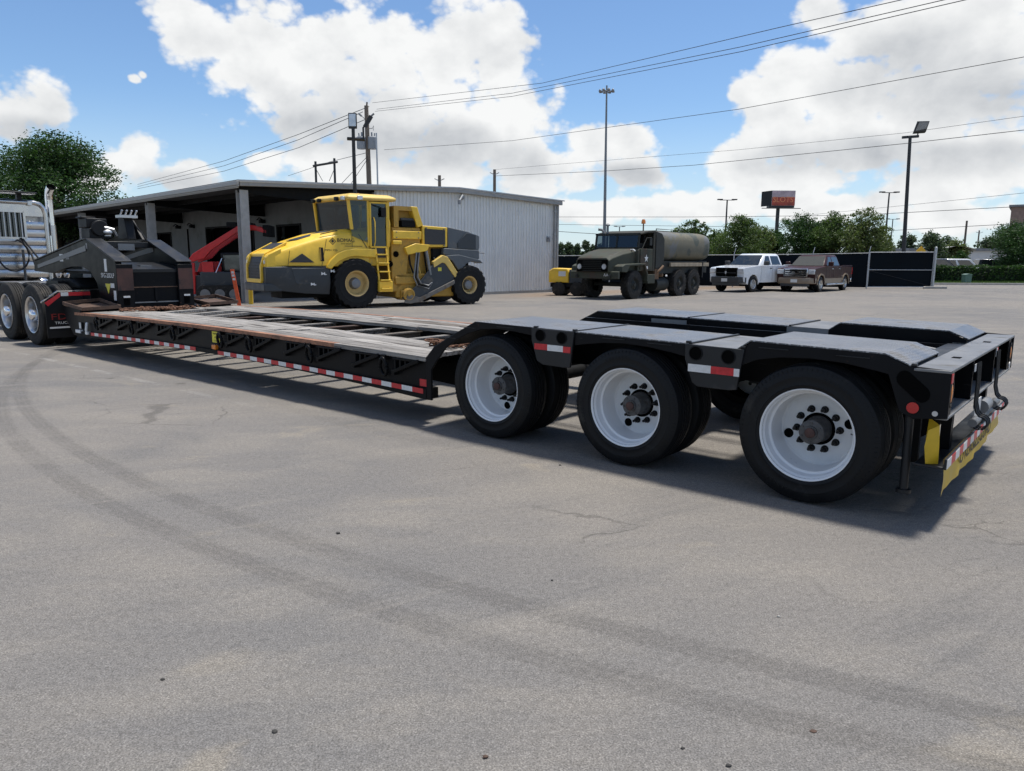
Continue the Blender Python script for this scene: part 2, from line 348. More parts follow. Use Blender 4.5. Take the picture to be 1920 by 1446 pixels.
# diamond plate: raised lozenges from two crossed waves, worn bright on top
def plate_mat():
    m = mat('diamond_plate', (.125,.13,.14), .42, metal=.45, var=.2, scale=3, dirt=(.105,.098,.088), dscale=3, damt=.48)
    t = NT(m.node_tree); bs = m.node_tree.nodes['Principled BSDF']
    tcn = t.n('ShaderNodeTexCoord'); sp = t.n('ShaderNodeSeparateXYZ'); t.link(tcn.outputs['Object'], sp.inputs[0])
    k_ = 2*PI/.040
    a = t.m('SINE', t.m('MULTIPLY', t.m('ADD', sp.outputs[0], sp.outputs[1]), k_*.5)); b = t.m('SINE', t.m('MULTIPLY', t.m('SUBTRACT', sp.outputs[0], sp.outputs[1]), k_))
    h = t.mapr(t.m('MULTIPLY', a, b), .12, .45)
    bc = bs.inputs['Base Color'].links[0].from_socket; t.put(bs.inputs['Base Color'], t.mix(t.m('MULTIPLY', h, .7), bc, (.42,.43,.45,1)))
    bp = t.n('ShaderNodeBump'); bp.inputs['Strength'].default_value = .9; bp.inputs['Distance'].default_value = .006
    t.link(h, bp.inputs['Height']); t.link(bp.outputs[0], bs.inputs['Normal']); return m
M['plate'] = plate_mat()
def plank_mat():
    m = mat('weathered_plank', (.31,.29,.265), .9, var=.38, scale=5, objr=.42, stretch=(.30,7,7), dirt=(.075,.062,.05), dscale=4, damt=.52, bump=.6, bscale=12)
    return m
M['plank'] = plank_mat()
M['plank_dark'] = mat('dark_plank', (.15,.125,.10), .9, var=.35, scale=5, objr=.4, stretch=(.35,7,7), dirt=(.04,.033,.028), dscale=5, damt=.5, bump=.6, bscale=12)
def tank_mat():
    m = mat('camouflage_tank', (.20,.18,.105), .7, var=.12, scale=2); t = NT(m.node_tree); bs = m.node_tree.nodes['Principled BSDF']
    tcn = t.n('ShaderNodeTexCoord'); v = tcn.outputs['Object']
    n = t.noise(v, .75, 3, .5, .6); n2 = t.noise(t.vm('ADD', v, (9,4,2)), .6, 3, .5, .8)
    c = t.mix(t.mapr(n,.50,.56), (.125,.115,.080,1), (.066,.074,.060,1)); c = t.mix(t.mapr(n2,.58,.64), c, (.12,.125,.125,1))
    c = t.mix(t.mapr(t.noise(v,6,6,.65),.5,.75,0,.45), c, (.20,.165,.11,1)); t.put(bs.inputs['Base Color'], c); return m
M['tank'] = tank_mat()
def glass_mat(name, tint, mixf=.35):
    m = bpy.data.materials.new(name); m.use_nodes = True; t = NT(m.node_tree); m.node_tree.nodes.clear()
    g = t.n('ShaderNodeBsdfGlossy'); g.inputs['Roughness'].default_value = .03; g.inputs[0].default_value = (.9,.95,1,1)
    tr = t.n('ShaderNodeBsdfTransparent'); tr.inputs[0].default_value = col4(tint)
    lw = t.n('ShaderNodeLayerWeight'); lw.inputs[0].default_value = .5
    f = t.m('ADD', t.m('MULTIPLY', t.m('POWER', lw.outputs['Facing'], 4.0), .6), .04+mixf*.06, clamp=True)
    mx = t.n('ShaderNodeMixShader'); t.link(f, mx.inputs[0]); t.link(tr.outputs[0], mx.inputs[1]); t.link(g.outputs[0], mx.inputs[2])
    o = t.n('ShaderNodeOutputMaterial'); t.link(mx.outputs[0], o.inputs[0]); return m
M['cab_glass'] = glass_mat('tinted_cab_glass', (.30,.38,.39), .25)
M['car_glass'] = glass_mat('tinted_car_glass', (.14,.17,.18), .35)
# ================================================================ ground
def ground_mat():
    m = bpy.data.materials.new('asphalt'); m.use_nodes = True; t = NT(m.node_tree); bs = m.node_tree.nodes['Principled BSDF']
    P = t.n('ShaderNodeTexCoord').outputs['Object']; sp = t.n('ShaderNodeSeparateXYZ'); t.link(P, sp.inputs[0]); X, Y = sp.outputs[0], sp.outputs[1]
    big = t.noise(P, .16, 4, .55); mid = t.noise(t.vm('MULTIPLY', P, (.6,1.4,1)), 1.1, 6, .62, .3); fine = t.noise(P, 30, 5, .8)
    grit = t.noise(P, 150, 3, .75); vo = t.voro(P, 120)
    c = t.mix(t.mapr(big,.35,.65), (.182,.174,.166,1), (.240,.219,.195,1))
    c = t.mix(t.mapr(mid,.40,.72,0,.75), c, (.268,.244,.212,1))
    c = t.mix(t.mapr(t.noise(P,.55,5,.6,.5),.56,.70,0,.42), c, (.148,.145,.142,1))
    # dry sandy smears with their own outline
    c = t.mix(t.mapr(t.noise(t.vm('MULTIPLY',P,(.8,1.6,1)),.9,7,.6,.8),.605,.70,0,.45), c, (.315,.275,.215,1))
    # tyre marks left by a turning truck: two rings on the ground
    for (cx, cy, rad, wd, s) in ((8.77,18.68,17.72,.08,.44),(7.51,16.74,15.78,.08,.44),(2.9,12.2,6.5,.11,.16),(2.9,12.2,6.83,.11,.16)):
        d = t.m('SUBTRACT', t.vm('DISTANCE', t.vm('MULTIPLY',P,(1,1,0)), (cx,cy,0)), rad); ad = t.m('ABSOLUTE', d)
        k = t.m('MULTIPLY', t.mapr(t.m('ADD', ad, t.m('MULTIPLY', t.m('SUBTRACT', fine, .5), .09)), wd*.62, wd*1.2, 1, 0), t.mapr(t.noise(P,1.9,7,.7),.32,.56,.30,1.0))
        rib = t.mapr(t.m('SINE', t.m('MULTIPLY', d, 130.0)), -.5, .5, .74, 1.0)
        c = t.mix(t.m('MULTIPLY', t.m('MULTIPLY', k, rib), s), c, (.118,.110,.102,1))
    # long faint scuffs and dust swept along the driving direction
    rot = t.n('ShaderNodeVectorRotate'); t.link(P, rot.inputs[0]); rot.inputs['Angle'].default_value = -.55
    sc_ = t.noise(t.vm('MULTIPLY', rot.outputs[0], (.35,3.2,1)), 1.4, 6, .62, .4); c = t.mix(t.mapr(sc_,.55,.74,0,.50), c, (.275,.252,.222,1)); c = t.mix(t.mapr(sc_,.44,.28,0,.35), c, (.125,.122,.120,1))
    # cracks
    dv = t.vm('ADD', P, t.vm('MULTIPLY', t.n('ShaderNodeTexNoise').outputs['Color'], (0,0,0)))
    ns = t.n('ShaderNodeTexNoise'); t.link(P, ns.inputs['Vector']); ns.inputs['Scale'].default_value = 2.2; ns.inputs['Detail'].default_value = 5
    dv = t.vm('ADD', P, t.vm('MULTIPLY', t.vm('SUBTRACT', ns.outputs['Color'], (.5,.5,.5)), (.5,.5,0)))
    ed = t.voro(dv, .85, 0, 'DISTANCE_TO_EDGE'); area = t.mapr(t.noise(P,.33,3,.5),.55,.63)
    crack = t.m('MULTIPLY', t.mapr(ed, .003, .012, 1, 0), area)
    ed2 = t.voro(t.vm('MULTIPLY', dv, (.5,1.5,1)), 3.2, 0, 'DISTANCE_TO_EDGE')
    rearzone = t.m('MULTIPLY', t.mapr(t.vm('DISTANCE', P, (3.6,4.6,0)), .7, 2.0, 1, 0), t.mapr(t.noise(P,1.3,4,.6),.44,.58))
    crack = t.m('MAXIMUM', crack, t.m('MULTIPLY', t.mapr(ed2, .006, .03, 1, 0), rearzone))
    c = t.mix(t.m('MULTIPLY', crack, .42), c, (.055,.051,.047,1))
    # oil drips
    c = t.mix(t.m('MULTIPLY', t.mapr(t.voro(P,.8,0), .03, .075, 1, 0), t.mapr(t.noise(P,12,3,.6),.4,.6,.2,.8)), c, (.075,.070,.065,1))
    # old painted line under the trailer deck
    ln = t.m('ABSOLUTE', t.m('SUBTRACT', t.m('ADD', t.m('MULTIPLY', X, .627), t.m('MULTIPLY', Y, .779)), 4.42))
    dash = t.m('MULTIPLY', t.mapr(ln, .035, .06, 1, 0), t.mapr(t.noise(P,1.7,5,.7),.47,.56))
    c = t.mix(t.m('MULTIPLY', t.m('MULTIPLY', dash, .28), t.mapr(X, -6.0, -1.0, 1.0, 0.0)), c, (.42,.41,.39,1))
    # reddish dirt washed along the warehouse wall
    wd = t.m('ABSOLUTE', t.m('SUBTRACT', t.m('ADD', t.m('MULTIPLY', X, -.695), t.m('MULTIPLY', Y, .719)), 23.6))
    c = t.mix(t.m('MULTIPLY', t.mapr(t.m('ADD', wd, t.m('MULTIPLY', mid, 4.0)), 2.2, 4.6, .75, 0), t.mapr(X,-2,2)), c, (.26,.185,.125,1))
    # aggregate
    g1_ = t.mapr(grit, .34, .68, .52, 1.40, False); g2_ = t.mapr(vo, .1, .62, 1.14, .82, False); g3_ = t.mapr(fine, .3, .7, .78, 1.22, False)
    gg = t.m('MULTIPLY', t.m('MULTIPLY', g1_, g2_), g3_); cc = t.n('ShaderNodeCombineXYZ'); [t.link(gg, cc.inputs[k]) for k in range(3)]
    c = t.mix(1.0, c, cc.outputs[0], 'MULTIPLY')
    t.put(bs.inputs['Base Color'], c); bs.inputs['Roughness'].default_value = .92; bs.inputs['Specular IOR Level'].default_value = .25
    b = t.n('ShaderNodeBump'); b.inputs['Strength'].default_value = .55; b.inputs['Distance'].default_value = .006
    t.put(b.inputs['Height'], t.m('ADD', t.m('MULTIPLY', grit, 1.0), t.m('MULTIPLY', crack, -1.2))); t.link(b.outputs[0], bs.inputs['Normal'])
    return m
M['asphalt'] = ground_mat()
gb = MB(); gb.add([(-900,-60,0),(900,-60,0),(900,1500,0),(-900,1500,0)], [(0,1,2,3)])
gr = gb.build('ground', M['asphalt']); gr['kind'] = 'structure'
# grass verge beyond the gate
vb = MB(); vb.add([(24.5,52.3,.06),(70,56.5,.06),(70,62,.06),(24.5,58.5,.06)], [(0,1,2,3)])
M['turf'] = mat('turf', (.060,.088,.024), .95, var=.3, scale=2.5, bump=.6, bscale=25)
ve = vb.build('grass_verge', M['turf']); ve['kind'] = 'structure'
kb = MB(); kb.bar((24.5,52.2,.06),(70,56.4,.06),.18,.13); kerb = kb.build('kerb', M['concrete'], bevel=.02); kerb['kind'] = 'structure'
bl = MB()
for i in range(5200):
    x = random.uniform(25,58); yy = 52.5+(x-24.5)*.0923+random.uniform(0,5.2); hgt = random.uniform(.05,.16); a = random.uniform(0,PI); dx, dy = .03*math.cos(a), .03*math.sin(a)
    bl.add([(x-dx,yy-dy,.06),(x+dx,yy+dy,.06),(x+random.uniform(-.04,.04),yy,.06+hgt)], [(0,1,2)])
gro = bl.build('grass', M['grass']); tag(gro, 'strip of mown green grass below the clipped hedge', 'grass', kind='stuff')

# ================================================================ warehouse with open canopy
BP = Vector((-9.326,26.333,0)); BA = R(44)
bw = thing('warehouse', 'pale ribbed metal warehouse with low gable and open canopy on columns', 'building', BP, BA)
LG, WX, RX, LEN = 15.97, 5.36, 9.5, 40.0
def roofz(x): return 4.23+(4.62-4.23)*x/RX if x <= RX else 4.62-(4.62-4.44)*(x-RX)/(LG-RX)
# gable wall: vertical ribbed sheets, one child per sheet
xs = WX; k = 0
while xs < LG-.01:
    xe = min(xs+.915, LG); p = []; x = xs
    n = 5; ww = (xe-xs)/n; ring = []
    for i in range(n):
        x0 = xs+i*ww
        ring += [(x0,0.0),(x0+ww*.34,0.0),(x0+ww*.42,-.038),(x0+ww*.62,-.038),(x0+ww*.70,0.0)]
    ring.append((xe,0.0))
    mb = MB(); top = [(q[0],q[1],roofz(q[0])-.20) for q in ring]; bot = [(q[0],q[1],.12) for q in ring]
    mb.loft([bot,top], cap=False, close=False); ws_ = mb.build('wall_sheet', M['wall_metal'], bw); ws_.location.y = random.uniform(-.008,.004); xs = xe
MB().box(WX+.02,LG-.02,.03,.18,.0,4.1).build('wall_core', M['inner_wall'], bw)
MB().box(WX,LG,-.08,.02,.0,.12).build('base_curb', M['concrete'], bw)
MB().box(LG-.06,LG+.06,-.09,.06,.1,4.25).build('corner_trim', M['trim'], bw)
MB().box(WX-.07,WX+.05,-.08,.12,.0,4.15).build('corner_trim', M['trim'], bw)
MB().box(LG-.02,LG+.02,.06,LEN,.0,4.25).build('rear_wall', M['wall_metal'], bw); MB().box(-.1,LG-.03,LEN-.2,LEN-.02,0,4.2).build('end_wall', M['inner_wall'], bw); MB().box(WX+.2,LG-.1,-.0+.2,LEN-.3,.016,.02).build('floor_slab', M['soffit'], bw)
# roof and eaves
mb = MB(); mb.prism([(-.25,roofz(-.25)),(RX,4.62),(LG+.2,roofz(LG+.2)),(LG+.2,roofz(LG+.2)-.06),(RX,4.56),(-.25,roofz(-.25)-.06)], -.18, LEN)
mb.build('roof', M['far_roof'], bw)
mb = MB(); mb.prism([(-.20,roofz(-.2)-.07),(RX,4.55),(LG+.15,roofz(LG+.15)-.07),(LG+.15,roofz(LG)-.22),(RX,4.40),(-.20,roofz(0)-.22)], -.24, -.12)
mb.build('gable_trim', M['trim'], bw, bevel=.012)
mb = MB(); mb.prism([(-.255,4.20),(RX,4.63),(LG+.25,4.455),(LG+.25,4.405),(RX,4.58),(-.255,4.15)], -.28, -.2401)
mb.build('drip_edge', M['galv'], bw)
mb = MB(); mb.box(-.34,-.2551,-.28,LEN,4.03,4.17); mb.box(-.30,-.2552,-.28,LEN,3.98,4.03); mb.build('gutter', M['trim'], bw, bevel=.015)
MB().box(-.2549,-.20,-.12,LEN,3.95,4.14).build('eave_beam', M['trim'], bw)
# canopy underside, purlins and beams
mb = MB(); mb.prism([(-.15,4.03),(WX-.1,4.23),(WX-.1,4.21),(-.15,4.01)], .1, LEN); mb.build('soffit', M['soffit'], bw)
for q in (0.0,9.2,19.7,29.5,39.0):
    mb = MB(); mb.prism([(-.1,4.0),(WX-.1,4.2),(WX-.1,3.55),(1.8,3.72),(-.1,3.82)], q+.05, q+.22); mb.build('canopy_rafter', M['dark_frame'], bw)
    mb = MB()                                    # H-section column
    mb.box(-.13,.17,q-.02,q+.0,0,3.9); mb.box(-.13,.17,q+.28,q+.30,0,3.9); mb.box(.01,.03,q,q+.28,0,3.9); mb.build('column', M['column'], bw)
for xx in (1.2,2.6,4.0):
    MB().box(xx-.05,xx+.05,.15,LEN,3.82+xx*.037,4.0+xx*.037).build('purlin', M['dark_frame'], bw)
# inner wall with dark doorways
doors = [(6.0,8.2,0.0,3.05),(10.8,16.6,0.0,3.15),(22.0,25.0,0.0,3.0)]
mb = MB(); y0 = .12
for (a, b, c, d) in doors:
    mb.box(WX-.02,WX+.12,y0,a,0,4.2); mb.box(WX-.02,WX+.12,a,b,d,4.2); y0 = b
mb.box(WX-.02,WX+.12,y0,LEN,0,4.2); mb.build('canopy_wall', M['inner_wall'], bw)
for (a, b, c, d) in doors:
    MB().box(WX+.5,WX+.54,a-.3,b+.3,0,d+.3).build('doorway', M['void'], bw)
    fb = MB(); fb.box(WX-.06,WX+.16,a-.09,a+.02,0,d+.09); fb.box(WX-.06,WX+.16,b-.02,b+.09,0,d+.09); fb.box(WX-.06,WX+.16,a,b,d,d+.09); fb.build('door_frame', M['dark_frame'], bw)
for yy in (9.4,18.2,20.3):
    f = MB(); f.box(WX-.28,WX-.021,yy,yy+.22,3.25,3.42); f.tube([(WX-.02,yy+.11,3.35),(WX-.3,yy+.11,3.5),(WX-.42,yy+.11,3.38)],.03,6); f.build('wall_lamp', M['dark_frame'], bw)
for yy in (19.2,): MB().box(WX-.10,WX-.021,yy,yy+.05,.2,3.2).build('conduit', M['dark_frame'], bw)
f = MB(); f.tube([(RX+.3,-.05,4.20),(RX+.1,-.35,4.28),(RX-.12,-.42,4.05)],.045,8); f.ell((RX+.28,-.12,4.22),.09,.09,.10); f.cyl((RX-.14,-.43,3.98),.07,-.08,.08,'z',10); f.build('gable_lamp', M['transformer'], bw, smooth=40)
f = MB(); f.box(LG-.75,LG-.55,-.09,-.034,2.45,2.7); f.ell((LG-.65,-.1,2.62),.07,.05,.07); f.build('wall_bell', M['transformer'], bw)
MB().box(-.6,LG+.4,.0,LEN+.2,-.05,.015).build('slab', M['concrete'], bw)
for xx in (LG-.25,): q = MB(); q.box(xx-.05,xx+.05,-.15,-.055,.15,4.18); q.build('downspout', M['trim'], bw, bevel=.01)
for j in range(4): MB().box(LG-.33,LG-.17,-.155,-.05,.6+1.1*j,.64+1.1*j).build('pipe_strap', M['galv'], bw)

# bollards
o = MB().cyl((0,0,0),.075,0,.80,'z',14).build('bollard', M['yellow_post'], None, smooth=40, loc=at(471,571,25.9)); o.location.z = 0
o.data.materials[0] = M['yellow_post']; tag(o, 'short yellow steel bollard at the foot of the canopy corner column', 'bollard')
pb = thing('marker_post', 'leaning orange plastic marker post beside the red loader', 'post', (at(449,572,24.6).x,24.6,0))
mb = MB(); mb.loft([[(-.06,-.015,0),(.06,-.015,0),(.06,.015,0),(-.06,.015,0)],[(-.24,-.015,1.22),(-.12,-.015,1.22),(-.12,.015,1.22),(-.24,.015,1.22)]]); mb.build('post_blade', M['orange_post'], pb)
for z in (.86,.98,1.08):
    q = -.18*z/1.22; MB().box(q-.045,q+.045,-.021,-.016,z,z+.07).build('sticker', M['white_refl'], pb)

# ================================================================ fence and gate
GA, GB_, FL = Vector((21.09,44.55,0)), Vector((25.40,45.22,0)), Vector((2.4,46.9,0))
fn = thing('screened_fence', 'long chain link fence covered in black windscreen fabric behind the pickups', 'fence', (0,0,0))
posts = [FL, Vector((6.0,46.45,0)), Vector((9.6,46.0,0)), at(1373,540,45.6), at(1520,540,45.0), GA]
tops = [1.82,1.86,1.90,1.93,2.0,2.08]
for i, p in enumerate(posts):
    p.z = 0; h_ = tops[i]+.06
    mb = MB(); mb.tube([(p.x,p.y,0),(p.x,p.y,h_)],.04,8); mb.tube([(p.x,p.y,h_),(p.x+.12,p.y+.1,h_+.34)],.018,6); mb.build('post', M['galv'], fn, smooth=50)
    if i:
        a, b = posts[i-1], p; za, zb = tops[i-1], tops[i]; N_ = 14
        lo = []; hi = []
        for j in range(N_+1):
            f_ = j/N_; q = a.lerp(b,f_); sag = .03*math.sin(f_*PI); wv = .05*math.sin(j*2.1+i)+.03*math.sin(j*4.7); lo.append((q.x,q.y+.02+wv,.06)); hi.append((q.x,q.y+.02,za+(zb-za)*f_-.02-sag))
        MB().loft([lo,hi],cap=False,close=False).build('screen_panel', M['screen'], fn, smooth=60)
        MB().tube([(a.x,a.y,za),(b.x,b.y,zb)],.022,6).build('top_rail', M['galv'], fn)
gt = thing('swing_gate', 'black screened swing gate with a middle rail at the fence end', 'gate', GA)
d = (GB_-GA); Lh = d.length; gt.rotation_euler = (0,0,math.atan2(d.y,d.x))
for a, b in (((.06,0,.1),(.06,0,2.12)),((Lh-.1,0,.1),(Lh-.1,0,2.12)),((.06,0,2.12),(Lh-.1,0,2.16)),((.06,0,.1),(Lh-.1,0,.1)),((.06,0,1.10),(Lh-.1,0,1.10))):
    MB().tube([a,b],.024,8).build('frame_tube', M['galv'], gt)
MB().tube([(.1,-.01,1.05),(Lh-.15,-.01,.15)],.008,5).build('brace_cable', M['wire'], gt)
lo = [(Lh*j/12*.97+.04,.035+.02*math.sin(j*1.7),.1) for j in range(13)]; hi = [(Lh*j/12*.97+.04,.035,2.12+.04*j/12) for j in range(13)]
MB().loft([lo,hi],cap=False,close=False).build('screen_panel', M['screen'], gt, smooth=60)
gp = thing('gate_post', 'tall grey steel gate post with hinge at the end of the screened gate', 'post', GB_)
mb = MB(); mb.tube([(0,0,0),(0,0,2.42)],.075,12); mb.ell((0,0,2.43),.08,.08,.05); mb.build('pipe', M['galv'], gp, smooth=50)
MB().box(-.14,.02,-.05,.05,1.04,1.16).build('hinge', M['steel_grey'], gp); MB().box(-.14,.02,-.05,.05,.3,.4).build('hinge', M['steel_grey'], gp)
cc = MB(); cc.prism([(-.75,0),(.75,0),(.75,.10),(.68,.14),(-.68,.14),(-.75,.10)],-.09,.09); o = cc.build('parking_block', M['concrete'], None, bevel=.02, loc=(25.3,44.75,0)); o.rotation_euler=(0,0,.15)
tag(o, 'low concrete parking block at the foot of the grey gate post', 'parking block')

# ================================================================ poles and wires
def at0(x, Y): p = at(x, 480, Y); return Vector((p.x, p.y, 0))
def zof(y, Y, x=960): return at(x, y, Y).z
fl = thing('floodlight_pole', 'black floodlight pole with two heads rising behind the yellow machine cab', 'light pole', at0(669,27.6))
H1 = zof(262,27.6)
MB().tube([(0,0,0),(0,0,H1+.35)],[.085,.06],10).build('pole', M['pole_black'], fl, smooth=50)
MB().tube([(-.22,0,H1),(.42,0,H1-.03)],.06,8).build('cross_arm', M['pole_black'], fl)
hd = MB(); hd.box(-.16,.14,-.04,.04,H1+.34,H1+.88); hd.build('lamp_head', M['pole_black'], fl, bevel=.02)
MB().box(-.13,.11,-.052,-.042,H1+.42,H1+.84).build('lens', M['lens'], fl)
h2 = MB(); h2.tube([(.36,0,H1),(.36,0,H1+.38),(.48,0,H1+.5)],.035,8); h2.bar((.42,0,H1+.4),(.66,0,H1+.78),.14,.07,(0,1,0)); h2.build('lamp_head', M['pole_black'], fl)
up = thing('utility_pole', 'wooden utility pole with two grey transformer cans behind the warehouse', 'utility pole', at0(694,46)); zt = zof(200,46)
MB().tube([(.12,0,0),(0,0,zt)],[.19,.12],10).build('pole', M['wood_pole'], up, smooth=60)
MB().tube([(0,-.02,zt-.3),(.05,0,zt+.2)],.05,6).build('pole_top_pin', M['wood_pole'], up)
for sx_ in (-1,1):
    q = MB(); q.tube([(0,0,zt-.85),(sx_*.32,-.05,zt-.55)],.02,6); q.tube([(sx_*.28,-.05,zt-.60),(sx_*.46,-.05,zt-.45)],.055,8); q.build('insulator', M['pole_grey'], up)
    t_ = MB(); t_.lathe([(.02,-.36),(.26,-.36),(.27,-.30),(.27,.30),(.20,.36),(.02,.38)],(sx_*.33,-.1,zof(270,46)),'z',16); t_.tube([(sx_*.3,-.1,zof(270,46)+.3),(sx_*.3,-.1,zof(270,46)+.6)],.05,6); t_.tube([(sx_*.45,-.1,zof(270,46)+.3),(sx_*.47,-.1,zof(270,46)+.55)],.04,6); t_.build('transformer', M['transformer'], up, smooth=40)
q = MB(); q.tube([(0,0,zof(243,46)),(.35,-.1,zof(243,46)),(.42,-.1,zof(238,46)),(.40,-.1,zof(247,46))],.02,6); q.build('fuse_cutout', M['pole_grey'], up)
cm = MB(); cm.tube([(0,0,0),(-.03,0,zof(251,45))],[.07,.04],8); o = cm.build('conduit_mast', M['galv'], None, smooth=50, loc=at0(712,45)); tag(o, 'slim grey conduit mast beside the wooden utility pole', 'mast')
hf = thing('pipe_frame', 'dark pipe goalpost frame with slanted crossbar showing above the canopy roof', 'frame', at0(611,52))
x1, x2 = at(592,320,52).x-at0(611,52).x, at(627.5,320,52).x-at0(611,52).x
for xx, yt in ((x1,305),(x2,299)): MB().tube([(xx,0,0),(xx,0,zof(yt,52))],.08,8).build('upright', M['pole_black'], hf, smooth=50)
MB().tube([(x1-.15,-.1,zof(314,52)),(x2+.25,-.1,zof(306,52))],.075,8).build('crossbar', M['pole_black'], hf)
for xx, e in ((x1,.45),(x2,-.4)): MB().tube([(xx,0,zof(318,52)),(xx+e,0,zof(342,52))],.02,6).build('stay', M['pole_black'], hf)
def far_pole(x, ytop, Y, label, arms=True, r=.14):
    p_ = thing('utility_pole', label, 'utility pole', at0(x,Y), 0, 'far utility poles'); z = zof(ytop,Y,x)
    MB().tube([(0,0,0),(0,0,z)],[r*1.3,r],8).build('pole', M['wood_pole'], p_, smooth=60)
    if arms:
        w_ = .9 if Y < 100 else 1.3
        a_ = MB(); a_.tube([(-.1,-.1,z-.55),(w_*.5,-.1,z-.3)],.04,6); a_.tube([(.1,-.1,z-.55),(-w_*.5,-.1,z-.3)],.04,6); a_.build('insulator_arm', M['pole_grey'], p_)
far_pole(825.5,329,70,'short wooden pole tip poking up over the middle of the warehouse roof')
far_pole(927,318,75,'wooden pole with insulator arms over the right half of the warehouse roof')
far_pole(1806,414,130,'plain wooden pole among the trees right of the gate post',False,.16)
far_pole(1831,432,140,'small wooden pole with crossarm above the white building far right',True,.12)
hm = thing('high_mast_light', 'very tall grey high mast light with ring of lamps behind military truck', 'light mast', at0(1133,120)); zt = zof(172,120,1136)
xo = at(1137.5,172,120).x-at0(1133,120).x
MB().tube([(0,0,0),(xo,0,zt)],[.30,.13],10).build('mast', M['pole_grey'], hm, smooth=60)
rg = MB(); rg.tube([(xo+.75*math.cos(a),.75*math.sin(a),zt) for a in [2*PI*k/14 for k in range(14)]],.08,6,closed=True); rg.tube([(xo,0,zt-.2),(xo,0,zt+.9)],.12,8)
for k in range(4): rg.bar((xo,0,zt),(xo+.75*math.cos(k*PI/2+.4),.75*math.sin(k*PI/2+.4),zt),.06,.06)
rg.build('lamp_ring', M['pole_grey'], hm)
for k in range(8):
    a = 2*PI*k/8+.2; f = MB(); f.lathe([(.05,.28),(.16,.2),(.24,0),(.22,-.12),(.02,-.14)],(xo+1.05*math.cos(a),1.05*math.sin(a),zt+.05),'z',10); f.build('lamp', M['steel_grey'], hm, smooth=40)
def lot_light(x, ytop, Y, label, w_=.9):
    p_ = thing('lot_light', label, 'light pole', at0(x,Y), 0, 'distant parking lot lights'); z = zof(ytop,Y,x)
    MB().tube([(0,0,0),(0,0,z)],[.14,.09],8).build('pole', M['pole_black'], p_, smooth=60)
    MB().box(-w_,w_,-.05,.05,z-.06,z+.02).build('arm', M['pole_black'], p_)
    for s_ in (-1,1): MB().box(s_*w_-.32,s_*w_+.32,-.2,.2,z-.02,z+.12).build('lamp_head', M['pole_black'], p_, bevel=.03)
lot_light(1358,375,95,'twin-headed parking light pole left of the billboard')
lot_light(1657,361,95,'twin-headed parking light pole just left of the tall floodlight pole')
lot_light(1668,411,150,'small twin-headed light pole peeking over the trees by the floodlight pole',1.0)
lot_light(1160,425,150,'small twin-headed light pole over the military truck roof',.8)
rf = thing('floodlight_pole', 'tall black pole with tilted floodlight behind the screened gate', 'light pole', at0(1696,51)); zt = zof(258,51,1706)
xo = at(1706.5,258,51).x-at0(1696,51).x
MB().tube([(0,0,0),(xo,0,zt)],[.14,.10],10).build('pole', M['pole_black'], rf, smooth=60)
MB().bar((xo-.52,0,zt),(xo+.55,0,zt+.08),.14,.16).build('cross_arm', M['pole_black'], rf)
q = MB(); q.loft([[(xo+.18,-.05,zt+.30),(xo+.98,-.05,zt+.36),(xo+.98,.1,zt+.30),(xo+.18,.1,zt+.24)],[(xo+.28,-.32,zt+.95),(xo+1.02,-.32,zt+.98),(xo+1.02,-.18,zt+1.02),(xo+.28,-.18,zt+1.0)]]); q.tube([(xo+.45,0,zt),(xo+.5,0,zt+.3)],.04,6); q.build('lamp_head', M['pole_black'], rf)
q = MB(); q.loft([[(xo+.25,-.062,zt+.34),(xo+.92,-.062,zt+.40),(xo+.92,-.058,zt+.40),(xo+.25,-.058,zt+.34)],[(xo+.34,-.325,zt+.91),(xo+.97,-.325,zt+.94),(xo+.97,-.321,zt+.94),(xo+.34,-.321,zt+.91)]]); q.build('lens', M['transformer'], rf)
# billboard
bb = thing('billboard', 'red and white billboard with dark side panel on a single pole above the trees', 'billboard', at0(1453,190)); zt = zof(390,190,1453); s_ = 1/7.35
MB().tube([(0,0,0),(0,0,zt)],.45,12).build('pole', M['pole_black'], bb, smooth=50)
fw = MB(); fw.box(-1.8,4.0,-.35,.35,zt+.5,zt+4.2); fw.build('sign_face', M['white_refl'], bb)
M['bill_red'] = mat('billboard_red', (.42,.075,.045), .6, var=.3, scale=.6); M['bill_pale'] = mat('billboard_pale', (.46,.36,.38), .6, var=.2, scale=.8); M['bill_orange'] = mat('billboard_orange', (.75,.27,.12), .6)
MB().box(-1.75,3.95,-.39,-.36,zt+.55,zt+2.6).build('lower_print', M['bill_red'], bb); MB().box(-1.75,3.95,-.39,-.36,zt+2.61,zt+4.15).build('upper_print', M['bill_pale'], bb)
text('SLOTS', 1.9, M['bill_orange'], bb, (1.0,-.41,zt+1.95), (PI/2,0,0), sx=.95)
q = MB(); q.add([(-1.8,-.35,zt+.5),(-1.8,-.35,zt+4.2),(-3.2,3.4,zt+4.2),(-3.2,3.4,zt+.5)],[(0,1,2,3)]); q.build('side_face', M['black_plastic'], bb)
q = MB(); q.box(-2.6,3.7,-.9,.9,zt+.0,zt+.48); q.box(-4.4,5.2,-1.3,-.9,zt-.25,zt-.1); q.build('catwalk', M['pole_black'], bb)
# warning sign
ws = thing('warning_sign', 'orange yellow diamond warning sign showing above the screened gate', 'sign', at0(1726,56)); z0 = zof(471,56,1726)
MB().tube([(0,0,0),(0,0,z0)],.03,6).build('post', M['galv'], ws)
q = MB(); q.prism([(-.38,z0),(0,z0-.38),(.38,z0),(0,z0+.38)],-.012,.012); q.build('sign_plate', M['orange_sign'], ws)
